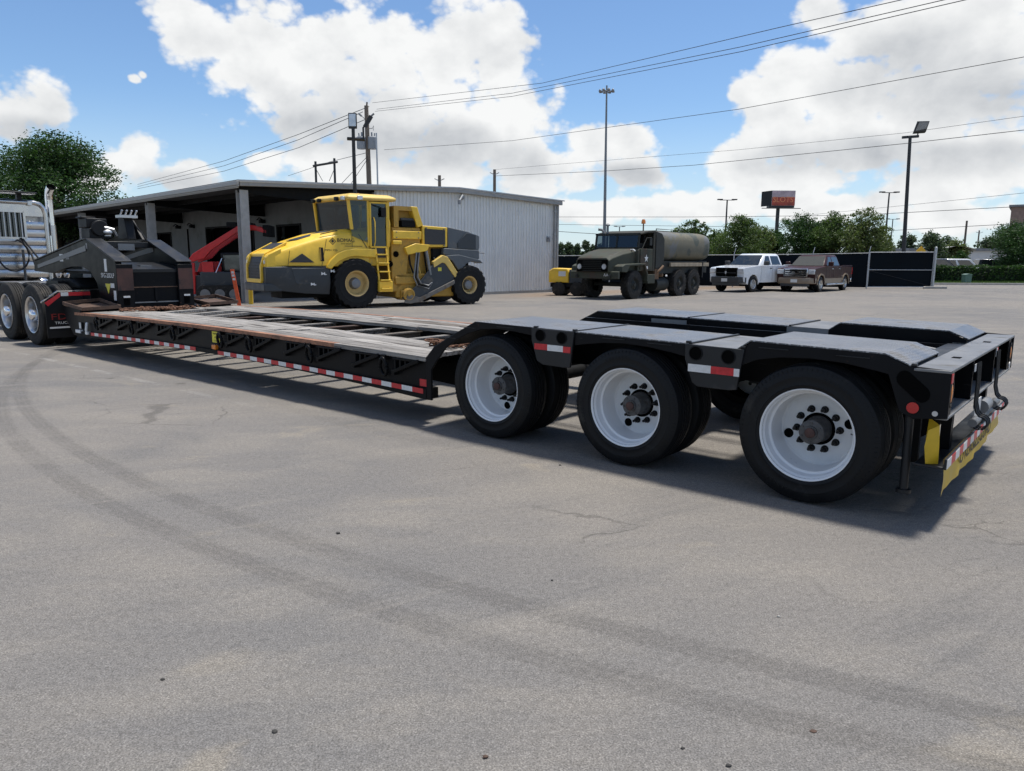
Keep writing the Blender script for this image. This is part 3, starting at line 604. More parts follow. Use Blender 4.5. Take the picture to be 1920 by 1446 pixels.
# overhead wires
def wire(pts, label, r=.014, sag=.0, group='overhead power lines'):
    P_ = [Vector(p) for p in pts]; path = []
    for i in range(len(P_)-1):
        for k in range(12):
            f_ = k/12; q = P_[i].lerp(P_[i+1],f_); q.z -= sag*4*f_*(1-f_); path.append(q)
    path.append(P_[-1]); o = MB().tube(path, r, 5).build('power_line', M['wire'], None)
    tag(o, label, 'power line', group); return o
pz = 46
wire([at(698,193,pz),at(1017,156,33),at(1460,52,22),at(1690,0,18),at(1830,-32,16.2)], 'topmost of three wires climbing from the utility pole to upper right',.010)
wire([at(706,205,pz),at(960,175,35),at(1390,88,23.5),at(1770,0,17.3),at(1900,-30,15.6)], 'middle of three wires climbing from the utility pole to upper right',.010)
wire([at(703,209,pz+.3),at(960,181,35.5),at(1390,97,23.8),at(1810,0,17.0),at(1930,-28,15.5)], 'lowest of three close wires climbing from the utility pole to upper right',.010)
wire([at(692,200,pz),at(560,252,58),at(420,302,72),at(258,346,92)], 'upper wire falling from the utility pole to the left tree',.02)
wire([at(680,210,pz),at(560,262,58),at(420,311,72),at(258,350,92)], 'middle wire falling from the utility pole to the left tree',.02)
wire([at(690,222,pz),at(560,277,58),at(420,321,72),at(258,354,92)], 'lower wire falling from the utility pole to the left tree',.02)
wire([at(720,281,50),at(960,264,44),at(1385,205,32),at(1920,107,24),at(2060,80,22)], 'single wire crossing below the high mast lamp ring to right edge',.011)
wire([at(930,318,75),at(1060,307,64),at(1385,281,52),at(1700,249,44),at(1920,218,38),at(2030,202,36)], 'thin wire over the floodlight crossing the right half of the sky',.010)
wire([at(930,330,75),at(1130,321,62),at(1300,310,55),at(1700,269,43),at(1920,244,38),at(2030,230,36)], 'darker wire just below the thin one, ending at floodlight height',.017)
wire([at(1045,407,120),at(1300,407,110),at(1600,404,95),at(1920,387,75),at(2030,380,70)], 'dark wire passing under the billboard towards the brick building',.030)
wire([at(1045,421,130),at(1350,425,120),at(1660,433,105),at(1880,421,85),at(2000,415,80)], 'dark wire along the tree tops behind the white pickup',.030)
wire([at(1045,434,90),at(1090,437,88),at(1140,440,86)], 'short stretch of wire between warehouse corner and military truck roof',.03)
wire([at(1500,405,140),at(1700,385,115),at(1920,362,90),at(2030,352,85)], 'faint high wire over the right hand trees',.022)
wire([at(692,290,pz),at(640,345,44)], 'guy wire running from the pole down to the canopy roof, left one',.016)
wire([at(694,291,pz),at(658,345,45)], 'guy wire running from the pole down to the canopy roof, right one',.016)
wire([at(690,286,pz),at(620,303,60),at(540,330,80)], 'slack wire from the utility pole behind the pipe frame',.018)
# ================================================================ tyres and wheels
def tyre(mb, Rr, w, rr, c=(0,0,0), style='rib', n=56, lugs=22, lug_h=.02):
    h = w/2
    prof = [(rr,-h*.80),(rr+.012,-h*.90),(rr+.035,-h*.95),(rr+.038,-h*.99),(rr+.044,-h*.965),((rr*.55+Rr*.45),-h*.985),((rr*.45+Rr*.55),-h),((rr*.42+Rr*.58),-h*.975),((rr*.35+Rr*.65),-h*.985),(Rr-.055,-h*.965),(Rr-.03,-h*.93),(Rr-.010,-h*.84),(Rr,-h*.74)]
    if style == 'rib':
        for g_ in (-.42,-.14,.14,.42):
            a = g_*h*1.0; prof += [(Rr+.002,a-.009),(Rr-.011,a-.006),(Rr-.011,a+.006),(Rr+.002,a+.009)]
    elif style == 'lug': prof = [(min(r_,Rr-lug_h),y_) if r_ > Rr-lug_h else (r_,y_) for r_, y_ in prof]
    end = [(r_,-y_) for r_, y_ in reversed(prof[:12])]
    mb.lathe(prof+end, c, 'y', n)
    if style == 'lug':
        for k in range(lugs):
            for s_ in (-1,1):
                a0 = 2*PI*(k+(.25 if s_ > 0 else -.25))/lugs; rg = []
                for (yy, da) in ((s_*h*.02,.0),(s_*h*.55,.16*22/lugs),(s_*h*.97,.30*22/lugs)):
                    r0 = Rr-lug_h*1.5; r1 = Rr-(lug_h*.35 if yy == s_*h*.97 else 0); wd_ = .085*22/lugs; row = []
                    for (rad, dd) in ((r0,-wd_),(r0,wd_),(r1,wd_*.75),(r1,-wd_*.75)):
                        a = a0+s_*0+da+dd; row.append((c[0]+rad*math.cos(a), c[1]+yy, c[2]+rad*math.sin(a)))
                    rg.append(row)
                (ya, za) = (s_*h*1.0, 0); row = []
                for (rad, dd) in ((Rr-lug_h*3.4,-.05),(Rr-lug_h*3.4,.05),(Rr-lug_h*2.6,.06),(Rr-lug_h*2.6,-.06)):
                    a = a0+.34*22/lugs+dd; row.append((c[0]+rad*math.cos(a), c[1]+ya, c[2]+rad*math.sin(a)))
                rg.append(row); mb.loft(rg)
    return mb
def hexnut(mb, c, r, a, b):
    return mb.cyl(c, r, a, b, 'y', 6)

# ================================================================ lowboy trailer
TO = Vector((1.9345,4.757,0)); TROT = PI-0.6955
tr = thing('lowboy_trailer', 'long black detachable gooseneck lowboy trailer with three axles and weathered deck', 'trailer', TO, TROT)
TW = 2.84; RT = .467
def wheel_white(parent, x, y, flip):
    wh = empty('wheel', parent, (x,y,RT), PI if flip else 0)
    t_ = MB(); tyre(t_, RT, .255, .296, (0,-.118,0))
    for k in range(84):                       # moulded ribs on the shoulder and a raised band of blocks on the sidewall
        a = 2*PI*k/84; ca, sa = math.cos(a), math.sin(a)
        t_.bar((.430*ca,.0035,.430*sa),(.447*ca,-.0005,.447*sa),.006,.005,(0,1,0))
        if k % 21 < 8: t_.bar((.380*ca,.0095,.380*sa),(.402*ca,.0095,.402*sa),.011,.003,(0,1,0))
    t_.build('tyre', M['rubber'], wh, smooth=38)
    t_ = MB(); tyre(t_, RT, .255, .296, (0,-.455,0)); t_.build('inner_tyre', M['rubber'], wh, smooth=38)
    r_ = MB(); r_.lathe([(.296,-.012),(.303,-.002),(.309,.0),(.312,-.006),(.306,-.016),(.299,-.020),(.293,-.034),(.287,-.040),(.284,-.085),(.280,-.094),(.266,-.102),(.262,-.160),(.260,-.235),(.252,-.262),(.240,-.272),(.222,-.268),(.190,-.262),(.112,-.260)],(0,0,0),'y',64)
    r_.build('rim', M['wheel_white'], wh, smooth=30)
    b_ = MB(); b_.lathe([(.30,-.30),(.30,-.55),(.24,-.56)],(0,0,0),'y',40); b_.build('inner_rim', M['dark_frame'], wh, smooth=40)
    d_ = MB(); d_.lathe([(.122,-.275),(.105,-.273),(.103,-.262),(.0,-.262)],(0,0,0),'y',32); d_.build('brake_drum', M['void'], wh)
    h_ = MB(); h_.lathe([(.092,-.265),(.090,-.235),(.082,-.225),(.078,-.205),(.076,-.135),(.082,-.130),(.082,-.112),(.070,-.106),(.046,-.104),(.044,-.092),(.0,-.090)],(0,0,0),'y',32); h_.build('hub', M['hub_grey'], wh, smooth=35)
    c_ = MB(); c_.lathe([(.034,-.092),(.034,-.078),(.026,-.074),(.0,-.074)],(0,0,0),'y',20); c_.build('hub_cap', M['rust_red'], wh, smooth=40)
    for k in range(6):
        a = 2*PI*k/6+.3; hexnut(MB(),(.066*math.cos(a),0,.066*math.sin(a)),.008,-.110,-.098).build('cap_bolt', M['hub_grey'], wh)
    for k in range(10):
        a = 2*PI*(k+.5)/10; q = MB(); hexnut(q,(.143*math.cos(a),0,.143*math.sin(a)),.020,-.262,-.228); q.cyl((.143*math.cos(a),0,.143*math.sin(a)),.011,-.228,-.192,'y',10); q.cyl((.143*math.cos(a),0,.143*math.sin(a)),.025,-.2595,-.255,'y',14)
        q.build('lug_nut', M['black_plastic'], wh)
    for a in (2.6,2.6+PI):
        q = MB(); q.lathe([(.033,-.268),(.033,-.2585),(.0,-.2585)],(.207*math.cos(a),0.0,.207*math.sin(a)),'y',20); q.build('hand_hole', M['void'], wh)
    v_ = MB(); a = 2.9; v_.tube([(.215*math.cos(a),-.25,.215*math.sin(a)),(.258*math.cos(a),-.20,.258*math.sin(a))],.004,5); v_.build('valve_stem', M['black_plastic'], wh)
    return wh
AX = (0.0,1.384,2.768)
w0 = wheel_white(tr, AX[2], 0, False)
for i, (x, rot) in enumerate(((AX[1],.45),(AX[0],-.25))):
    c = copy_tree(w0, tr, (x,0,RT)); c.rotation_euler = (0,rot,0)
w0.rotation_euler = (0,.9,0)
for i, x in enumerate(AX):
    c = copy_tree(w0, tr, (x,-TW,RT)); c.rotation_euler = (0,.3*i,PI)
    MB().tube([(x,-.5,RT),(x,-TW+.5,RT)],.065,12).build('axle', M['dark_frame'], tr, smooth=50)
    q = MB(); q.box(x-.09,x+.09,-1.0,-.86,.42,.80); q.box(x-.09,x+.09,-TW+.86,-TW+1.0,.42,.80); q.cyl((x+.35,-1.15,.62),.09,-.12,.12,'y',12); q.cyl((x+.35,-1.57,.62),.09,-.12,.12,'y',12); q.build('suspension_hanger', M['dark_frame'], tr)
# rear frame beams (two long webs each side of the centre gap)
for (ya, yb) in ((-.86,-.90),(-1.82,-1.86)):
    q = MB(); q.prism([(-.62,.66),(-.62,.95),(3.0,.98),(3.55,.70),(3.9,.62),(3.9,.30),(3.45,.30),(3.1,.62)], ya, yb); q.build('frame_beam', M['black'], tr)
for x in (-.45,.66,2.05): MB().box(x-.1,x+.1,-1.82,-.90,.62,.90).build('rear_crossmember', M['black_worn'], tr)
# side plates of the deck-to-axle transition and wheel arches, near and far
def zarch(s, ax, top=.985): return top
trans = [(3.60,.25),(3.60,.665),(3.49,.775),(3.22,.915),(2.955,1.045),(1.88,1.028),(1.88,.935),(2.10,.945),(2.30,.965),(2.50,.985),(2.70,.995),(2.88,.98),(3.05,.93),(3.20,.86),(3.34,.77),(3.46,.64),(3.53,.55),(3.53,.25)]
sk2 = [(1.87,1.027),(.86,1.008),(.86,.905),(1.0,.93),(1.2,.955),(1.4,.965),(1.6,.955),(1.75,.935),(1.87,.915)]
sk3 = [(.46,1.0),(.40,1.062),(-.43,1.045),(-.56,.985),(-.56,.90),(-.42,.93),(-.2,.965),(.0,.975),(.2,.965),(.36,.935),(.46,.89)]
hang1 = [(2.30,1.030),(1.865,1.025),(1.90,.73),(1.96,.725),(2.18,.73),(2.24,.76),(2.30,.93)]
hang2 = [(.885,1.005),(.445,1.0),(.485,.715),(.54,.705),(.78,.705),(.82,.73),(.885,.90)]
rearp = [(-.46,.99),(-.80,.975),(-.80,.69),(-.62,.665),(-.54,.70),(-.46,.93)]
for (y0, y1, sgn) in ((0,-.022,1),(-TW,-TW+.022,-1)):
    for nm, poly, dy, mt in (('transition_plate',trans,0,'rail_black'),('fender_skirt',sk2,.006,'rail_black'),('fender_skirt',sk3,.004,'rail_black'),('hanger_plate',hang1,-.012,'black_worn'),('hanger_plate',hang2,-.012,'black_worn'),('rear_side_plate',rearp,.003,'rail_black')):
        q = MB(); q.prism(poly, y0-dy*sgn, y1-dy*sgn); q.build(nm, M[mt], tr, bevel=.004)
    # stake pockets through the hanger plates
    for (x, z) in ((2.205,.975),(1.985,.968),(.80,.945),(.555,.94)):
        yo = y0+.012*sgn; q = MB(); q.lathe([(.052,0.0),(.052,.006*sgn),(.046,.006*sgn),(.046,-.0005*sgn)],(x,yo,z),'y',24); q.build('stake_pocket', M['rail_black'], tr)
        q = MB(); q.cyl((x,yo,z),.046,.0008*sgn,.0016*sgn,'y',24); q.build('pocket_hole', M['void'], tr)
    # slotted hole of the rear side plate
    sl = [(-.555+.045*math.cos(a)-(.10 if 0 <= k < 8 else 0), .905+.05*math.sin(a)-(.085 if 0 <= k < 8 else 0)) for k, a in enumerate([PI/2+.7+PI*j/7 for j in range(8)]+[-PI/2+.7+PI*j/7 for j in range(8)])]
    q = MB(); q.prism(sl, y0-.0015*sgn, y0-.0002*sgn); q.build('slotted_hole', M['void'], tr)
# wheel cover plates: chequer plate tops
for sy in (0,1):
    _y = (-.025,-.84) if sy == 0 else (-TW+.025,-TW+.84)
    q = MB(); q.prism([(2.95,1.03),(1.88,1.012),(.50,.986),(.50,.978),(1.88,1.004),(2.95,1.022)], _y[0], _y[1]); q.build('light_stop_plate', M['dark_frame'], tr)  # added sheet under the covers, blocks sun streaks through the joints
    ya, yb = ((-.004,-.84) if sy == 0 else (-TW+.004,-TW+.84))
    for nm, prof in (('cover_plate',[(2.955,1.046),(1.885,1.029),(1.885,1.021),(2.955,1.038)]),
                     ('cover_plate',[(1.87,1.029),(.865,1.010),(.865,1.002),(1.87,1.021)]),
                     ('cover_plate',[(.50,1.003),(.41,1.066),(-.435,1.049),(-.58,.990),(-.58,.983),(-.437,1.041),(.408,1.058),(.50,.996)]),
                     ('slope_plate',[(2.957,1.046),(3.22,.918),(3.49,.779),(3.49,.771),(3.22,.910),(2.957,1.038)])):
        q = MB(); q.prism(prof, ya, yb); q.build(nm, M['plate' if nm == 'cover_plate' else 'black_worn'], tr)
    for (a, b) in ((1.882,1.873),): MB().box(b,a,ya,yb,1.0,1.018).build('joint_strip', M['void'], tr)
    q = MB(); q.prism([(.862,1.006),(.505,1.000),(.505,.993),(.862,.999)], ya, yb); q.build('walk_plate', M['worn_plate'], tr)
    q = MB(); q.box(.84,.86,ya,yb,1.0,1.018); q.box(1.86,1.88,ya,yb,1.028,1.036); q.build('hinge_rod', M['black_worn'], tr)
    yi = -.842 if sy == 0 else -TW+.842; yj = -.86 if sy == 0 else -TW+.86
    q = MB(); q.prism([(3.49,.60),(3.49,.77),(2.95,1.036),(1.88,1.02),(.5,.995),(.41,1.055),(-.43,1.04),(-.57,.98),(-.57,.70)], yi, yj); q.build('inner_side_plate', M['black'], tr)
    for x0, x1 in ((1.88,2.28),(.50,.87)):
        y2 = yj+(.004 if sy else -.004); y3 = yj+(.0015 if sy else -.0015)
        MB().box(x0,x1,y3,y2,.80,1.0).build('web_lit_patch', M['steel_grey'], tr)  # lit stretches of the web between covers, light painted as lighter grey
for x, z in ((2.27,1.032),(1.87,1.030),(.87,1.012),(.455,1.005),(-.60,.985)):
    MB().box(x-.015,x+.015,-.03,.006,z,z+.016).build('hinge_lug', M['black_worn'], tr, bevel=.003)
# reflective tape on hanger plates
def tape(x0, x1, z0, z1, y, mt, x2=None): 
    q = MB(); q.box(min(x0,x1),max(x0,x1),y,y+.0016,z0,z1); return q.build('reflective_tape', M[mt], tr)
tape(2.265,2.13,.855,.905,.0125,'red_refl'); tape(2.13,1.97,.853,.903,.0125,'white_refl'); tape(1.97,1.895,.85,.90,.0125,'red_refl')
tape(.855,.68,.81,.865,.0125,'white_refl'); tape(.68,.51,.81,.863,.0125,'red_refl'); tape(.51,.47,.808,.862,.0125,'white_refl')
# --- main deck
def camb(s): q = (s-7.9)/4.35; return 1-q*q
def zb(s): return .248+.104*camb(s)
def zt_(s): return .668+.042*camb(s)
SS = [3.60+8.55*k/26 for k in range(27)]
for (y0, y1) in ((-.03,-.05),(-TW+.05,-TW+.03)):
    q = MB(); q.loft([[(s,y0,zb(s)+.03),(s,y0,zt_(s)-.045),(s,y1,zt_(s)-.045),(s,y1,zb(s)+.03)] for s in SS]); q.build('side_rail', M['rail_black'], tr, smooth=40)
    ym, yn = (.004,-.16) if y0 > -1 else (-TW-.004,-TW+.16)
    q = MB(); q.loft([[(s,ym,zb(s)),(s,ym,zb(s)+.055+.05*(1-camb(s))),(s,yn,zb(s)+.055+.05*(1-camb(s))),(s,yn,zb(s))] for s in SS]); q.build('bottom_flange', M['dark_frame'], tr, smooth=40)
    ym, yn = (.010,-.075) if y0 > -1 else (-TW-.010,-TW+.075)
    q = MB(); q.loft([[(s,ym,zt_(s)-.045),(s,ym,zt_(s)),(s,yn,zt_(s)),(s,yn,zt_(s)-.045)] for s in [5.02+7.13*k/22 for k in range(23)]]); q.build('edge_rail', M['rust_edge'], tr, smooth=40)
    q = MB(); q.loft([[(s,ym,zt_(s)-.045),(s,ym,zt_(s)),(s,yn,zt_(s)),(s,yn,zt_(s)-.045)] for s in [3.60+1.42*k/6 for k in range(7)]]); q.build('edge_rail', M['plank'], tr, smooth=40)
for (y0, y1) in ((-.66,-.76),(-1.96,-2.06)):
    q = MB(); q.loft([[(s,y0,zb(s)+.02),(s,y0,zt_(s)-.06),(s,y1,zt_(s)-.06),(s,y1,zb(s)+.02)] for s in SS]); q.build('main_beam', M['dark_frame'], tr, smooth=40)
# deck planks, laid lengthwise, worn ends and gaps
def plank(s0, s1, y0, y1, mt, dz=0.0, lift=0.0, tilt=0.0):
    n = max(3,int((s1-s0)/.5)); rg = []; ph = random.uniform(0,6)
    for k in range(n+1):
        s = s0+(s1-s0)*k/n; j = .006*math.sin(k*1.9+ph); z = zt_(s)+dz+lift*(k/n)+.004*math.sin(k*2.7+ph)
        rg.append([(s,y0+j,z-.04),(s,y0+j,z+tilt),(s,y1+j*.5,z-tilt),(s,y1+j*.5,z-.04)])
    q = MB(); q.loft(rg); q.build('plank', M[mt], tr)
for k in range(4):
    ya = -.088-.195*k; yb_ = ya-.189; cut = 7.0+random.uniform(-.9,.9)
    plank(3.66+.03*k, cut-.01, ya, yb_, 'plank', .0, tilt=random.uniform(-.004,.004)); plank(cut+.01, 12.05-.03*k, ya, yb_, 'plank', .003, tilt=random.uniform(-.004,.004))
    ya = -1.87-.215*k; yb_ = ya-.207; cut = 6.6+random.uniform(-1.2,1.2)
    plank(3.7+(.0 if k < 2 else .9), cut-.02, ya, yb_, 'plank' if k != 2 else 'plank_dark', .004); plank(cut+.03, 11.95, ya, yb_, 'plank', .0)
# loose boards across the gap at the front
for (s, dz, y0, y1) in ((9.4,.012,-.9,-1.75),(10.1,.012,-.95,-1.9),(10.9,.014,-.85,-1.8)):
    q = MB(); q.add([],[]); q.bar((s,y0,zt_(s)-.02),(s+.35,y1,zt_(s)-.02),.15,.04); q.build('loose_board', M['plank'], tr)
x = 3.95; k = 0
while x < 11.9:
    q = MB(); q.box(x-.055,x+.055,-1.96,-.76,zt_(x)-.075,zt_(x)-.058); q.box(x-.008,x+.008,-1.96,-.76,zt_(x)-.25,zt_(x)-.075); q.box(x-.05,x+.05,-1.96,-.76,zt_(x)-.27,zt_(x)-.25)
    q.build('crossmember', M[('plank','rust_dark','plank','plank_dark')[k % 4]], tr)
    MB().box(x-.04,x+.04,-.66,-.05,zt_(x)-.16,zt_(x)-.046).build('outrigger_beam', M['dark_frame'], tr); MB().box(x-.04,x+.04,-TW+.05,-2.06,zt_(x)-.16,zt_(x)-.046).build('outrigger_beam', M['dark_frame'], tr)
    x += .61; k += 1
# folded outriggers and tie-down rings along the near rail
def outrigger(s0, s1):
    zc = zt_((s0+s1)/2)-.05; q = MB(); L_ = s1-s0   # s1 > s0 (towards front)
    q.bar((s0,.012,zc-.005),(s1,.012,zc-.145),.045,.035,(0,0,1)); q.box(s0,s1+.01,-.03,.02,zc-.02,zc)
    for j in range(4):
        xx = s1-.02-(L_*.62)*j/3; f_ = (xx-s0)/L_; q.box(xx-.012,xx+.012,-.03,.012,zc-.16*max(.25,f_),zc-.02)
    q.box(s1-.03,s1+.015,-.03,.03,zc-.175,zc-.12); q.build('outrigger', M['black'], tr, bevel=.003)
for a, b in ((10.61,11.15),(9.97,10.48),(9.33,9.79),(8.65,9.16),(8.07,8.53),(6.8,7.24),(6.22,6.60),(5.53,5.95),(4.9,5.32),(4.28,4.69),(3.69,4.06)): outrigger(a, b)
for s in (11.26,9.98,8.68,7.40,6.72,5.47,4.20):
    zc = zt_(s)-.16; q = MB(); pts = []
    for j in range(18):
        a = 2*PI*j/18; pts.append((s+.052*math.sin(a)*(1.0 if math.cos(a) < .3 else .8), .022+.012*math.cos(a), zc+.088*math.cos(a)))
    q.tube(pts,.019,8,closed=True); q.box(s-.035,s+.035,-.03,.03,zc+.07,zc+.12); q.build('tie_down_ring', M['black'], tr, smooth=45)
# conspicuity tape along the bottom flange
def tape_run(s0, s1, n, first, dmg=0):
    st = (s1-s0)/n
    for i in range(n):
        a, b = s0+st*i, s0+st*(i+1); m_ = ('red_refl' if (i+first) % 2 == 0 else 'white_refl'); q = MB()
        q.loft([[(s,.0042,zb(s)+.004+.05*(1-camb(s))),(s,.0042,zb(s)+.053+.05*(1-camb(s))),(s,.0062,zb(s)+.053+.05*(1-camb(s))),(s,.0062,zb(s)+.004+.05*(1-camb(s)))] for s in (a,b)]); q.build('reflective_tape', M[m_], tr)
tape_run(3.64,7.50,25,0); tape_run(8.08,11.55,23,0)
q = MB(); q.box(3.62,3.72,-.0285,-.0265,.37,.44); q.build('reflective_tape', M['red_refl'], tr)
q = MB(); q.box(7.49,7.68,-.0295,-.0270,.50,.645); q.build('warning_decal', M['yellow_sign'], tr)
for k in range(3):
    text(('WARNING','KEEP','CLEAR')[k], .030, M['ink'], tr, (7.585,-.0262,.615-.045*k), (PI/2,0,PI), ext=.0005)
q = MB(); q.box(7.53,7.63,-.03,.02,.415,.475); q.build('side_marker_lamp', M['amber_lens'], tr, bevel=.008)
q = MB(); q.box(11.62,11.72,-.028,.03,.33,.37); q.tube([(11.68,.0,.52),(11.66,.02,.46),(11.69,.02,.40),(11.70,.0,.33)],.022,8); q.build('grab_handle', M['white_paint'], tr, smooth=50)
for (a, b, z0, z1, m_) in ((12.02,12.10,.40,.50,'white_refl'),(11.90,11.99,.40,.51,'void'),(11.95,12.15,.33,.38,'white_paint')):
    MB().box(a,b,-.0285,-.026 if m_ != 'white_paint' else .02,z0,z1).build('front_fitting', M[m_], tr)
# rusty trays at the front corners of the deck
for y0, y1 in ((-.02,-.62),(-TW+.62,-TW+.02)):
    yc = [(11.85,y0,.735),(12.70,y0,.80),(12.70,y1,.84),(11.85,y1,.75)]
    for i in range(4): 
        a, b = yc[i], yc[(i+1)%4]; MB().bar(a,b,.02,.055).build('tray_rim', M['rust_dark'] if i % 2 else M['rust'], tr)
    q = MB(); q.add([(11.85,y0,.715),(12.70,y0,.76),(12.70,y1,.79),(11.85,y1,.725)],[(0,1,2,3)]); q.build('tray_floor', M['rust_dark'], tr)
q = MB(); q.prism([(12.05,.25),(12.45,.27),(12.75,.55),(12.75,.78),(12.05,.71)],-.05,-TW+.05); q.build('front_nose', M['rail_black'], tr, bevel=.01)
# --- rear bumper assembly
q = MB(); q.box(-.80,-.60,0.0,-TW,.957,.975); q.build('rear_top_plate', M['worn_plate'], tr, bevel=.004)
q = MB(); q.box(-.598,-.46,-.86,-1.86,.940,.958); q.build('rear_inner_plate', M['black_worn'], tr)
q = MB(); q.box(-.595,-.47,-.03,-.86,.940,.9565); q.build('rear_step_plate', M['worn_plate'], tr)
q = MB(); q.box(-.595,-.47,-TW+.86,-TW+.03,.940,.9565); q.build('rear_step_plate', M['worn_plate'], tr)
MB().box(-.64,-.62,-.03,-TW+.03,.67,.955).build('rear_wall_plate', M['black'], tr)
q = MB(); q.box(-.795,-.642,-.03,-TW+.03,.675,.690); q.build('rear_shelf', M['steel_grey'], tr, bevel=.003)
for y in (-.84,-1.80): MB().box(-.79,-.642,y-.012,y+.012,.691,.955).build('gusset', M['black'], tr)
for y in (-.70,-1.98): q = MB(); q.box(-.73,-.68,y-.06,y+.02,.9755,.9775); q.build('lift_slot', M['void'], tr)
for y in (-.10,-TW+.10):
    MB().box(-.785,-.775,y-.085,y+.085,.692,.955).build('lamp_plate', M['black'], tr)
    q = MB(); q.lathe([(.07,0),(.07,.012),(.055,.016),(.0,.016)],(-.785,y,.83),'x',20); 
    q2 = MB(); 
    for j in range(20): pass
    q2.ell((-.788,y,.83),.012,.028,.065,12,8); q2.build('tail_lamp', M['amber_lens'], tr, smooth=60)
    q3 = MB(); q3.tube([(-.788,y+.040*math.cos(2*PI*j/18),.83+.082*math.sin(2*PI*j/18)) for j in range(18)],.010,6,closed=True); q3.build('lamp_bezel', M['black_plastic'], tr, smooth=60)
for y0, y1, m_, z0, z1 in ((0,-.05,'red_refl',.90,.955),(-.80,-.88,'white_refl',.88,.93),(-1.76,-1.80,'white_refl',.89,.955),(-1.80,-1.84,'red_refl',.89,.955)):
    MB().box(-.804,-.8005,y1-.001,y0-.001,z0,z1).build('reflective_tape', M[m_], tr)
q = MB(); q.lathe([(.034,0),(.034,.006),(.0,.007)],(-.615,.0035,.735),'y',20); q.build('side_reflector', M['red_lens'], tr)
q = MB(); q.lathe([(.016,0),(.016,.003),(.0,.003)],(-.735,.0035,.715),'y',16); q.build('drain_hole', M['alu_rough'], tr)
q = MB(); q.lathe([(.03,0),(.03,-.006),(.0,-.006)],(-.801,-TW+.18,.73),'x',16); q.build('rear_reflector', M['white_refl'], tr)
for yc_ in (-.92,-1.82):          # ramp hooks: three bent rods each
    hk = MB()
    for j in range(3):
        y = yc_+.055*j-.055; pts = [(-.81,y,.935),(-.815,y,.80),(-.815,y,.66),(-.83,y,.60),(-.85,y,.575)]
        for a in [PI*.5-PI*1.55*i/9 for i in range(10)]: pts.append((-.855-.045*math.cos(a)*1.0,y,.53+.045*math.sin(a)))
        hk.tube(pts,.007,8)
    hk.build('ramp_hook', M['black_worn'], tr, smooth=50)
    MB().cyl((-.82,yc_,.53),.028,-.09,.09,'y',14).build('hook_pin', M['steel_grey'], tr, smooth=40)
q = MB(); q.box(-.80,-.794,-1.28,-1.02,.50,.65); pl = q.build('licence_plate', M['white_refl'], tr)
pass
q = MB(); q.cyl((-.79,-1.50,.555),.05,-.10,.12,'y',16); q.build('air_canister', M['steel_grey'], tr, smooth=40)
q = MB(); q.box(-.80,-.64,-.05,-2.60,.372,.388); q.box(-.815,-.799,-.05,-2.60,.372,.44); q.build('under_bumper', M['black_worn'], tr, bevel=.004)
for i in range(19):
    y0 = -.05-2.55*i/19; y1 = -.05-2.55*(i+1)/19; MB().box(-.8180,-.8155,y1,y0,.378,.436).build('reflective_tape', M['white_refl' if i % 2 == 0 else 'red_refl'], tr)
for y in (-.6,-2.0): MB().box(-.74,-.68,y-.04,y+.04,.389,.674).build('bumper_bracket', M['black'], tr)
q = MB(); q.tube([(-.57,-.17,.665),(-.575,-.16,.185)],.026,12); q.cyl((-.575,-.16,.0),.045,.16,.185,'z',12); q.build('landing_post', M['black_worn'], tr, smooth=45)
MB().box(-.61,-.54,-.30,-.34,.33,.67).build('post_brace', M['dark_frame'], tr)
# folded yellow load banner tucked behind the bumper
bn = thing('load_banner', 'creased yellow vinyl load banner with black letters tucked under the rear bumper', 'banner', TO, TROT)
rg = []
for i in range(29):
    f_ = i/28; y = -.08-2.25*f_; wv = .005*math.sin(i*.9)+.004*math.sin(i*1.7+1)
    rg.append([(-.792,y,.43),(-.796,y,.38),(-.800,y,.33),(-.804+wv,y,.29),(-.800+wv*1.2,y,.212+.040*f_+.010*math.sin(f_*7+.8)+(-.025 if i < 1 else 0))])
q = MB(); q.loft(rg,cap=False,close=False); q.build('sheet', M['banner'], bn, smooth=60)
q = MB(); q.loft([[(-.70,-.05,.60),(-.69,-.04,.50),(-.70,-.06,.39)],[(-.75,-.10,.63),(-.76,-.09,.50),(-.76,-.11,.39)],[(-.68,-.16,.66),(-.67,-.17,.52),(-.69,-.18,.39)]],cap=False,close=False); q.build('fold', M['banner'], bn, smooth=60)
text('OVERSIZE LOAD', .17, M['ink'], bn, (-.8105,-1.2,.352), (PI/2,0,-PI/2), ext=.0006, sx=1.05)
# air lines, valves and wiring in the rear well
for j, (y, m_) in enumerate(((-1.05,'red_paint'),(-1.12,'black_plastic'),(-1.52,'black_plastic'),(-1.60,'steel_grey'))):
    MB().tube([(-.58,y,.90),(-.30,y-.10,.93),(.0,y+.04,.915),(.35,y-.05,.93),(.9,y+.02,.90),(1.8,y,.88),(2.9,y,.80)],.016,7).build('air_line', M[m_], tr, smooth=60)
for x, y in ((-.25,-1.25),(-.12,-1.45),(.15,-1.2)):
    q = MB(); q.box(x-.07,x+.07,y-.05,y+.05,.88,.955); q.cyl((x,y,0),.035,.955,.985,'z',10); q.build('air_valve', M['rust' if x < -.2 else 'alu_rough'], tr, bevel=.008)
MB().box(-.45,.55,-1.80,-.92,.84,.862).build('well_floor', M['rust_dark'], tr)
for s, z in ((3.30,.875),(3.05,.985),(2.6,1.015),(1.5,.995),(1.1,.985),(.25,1.02),(-.25,1.01)):
    MB().tube([(s-.10,-.0015,z),(s+.10,-.0015,z+.001)],.004,5).build('weld_bead', M['black_worn'], tr)
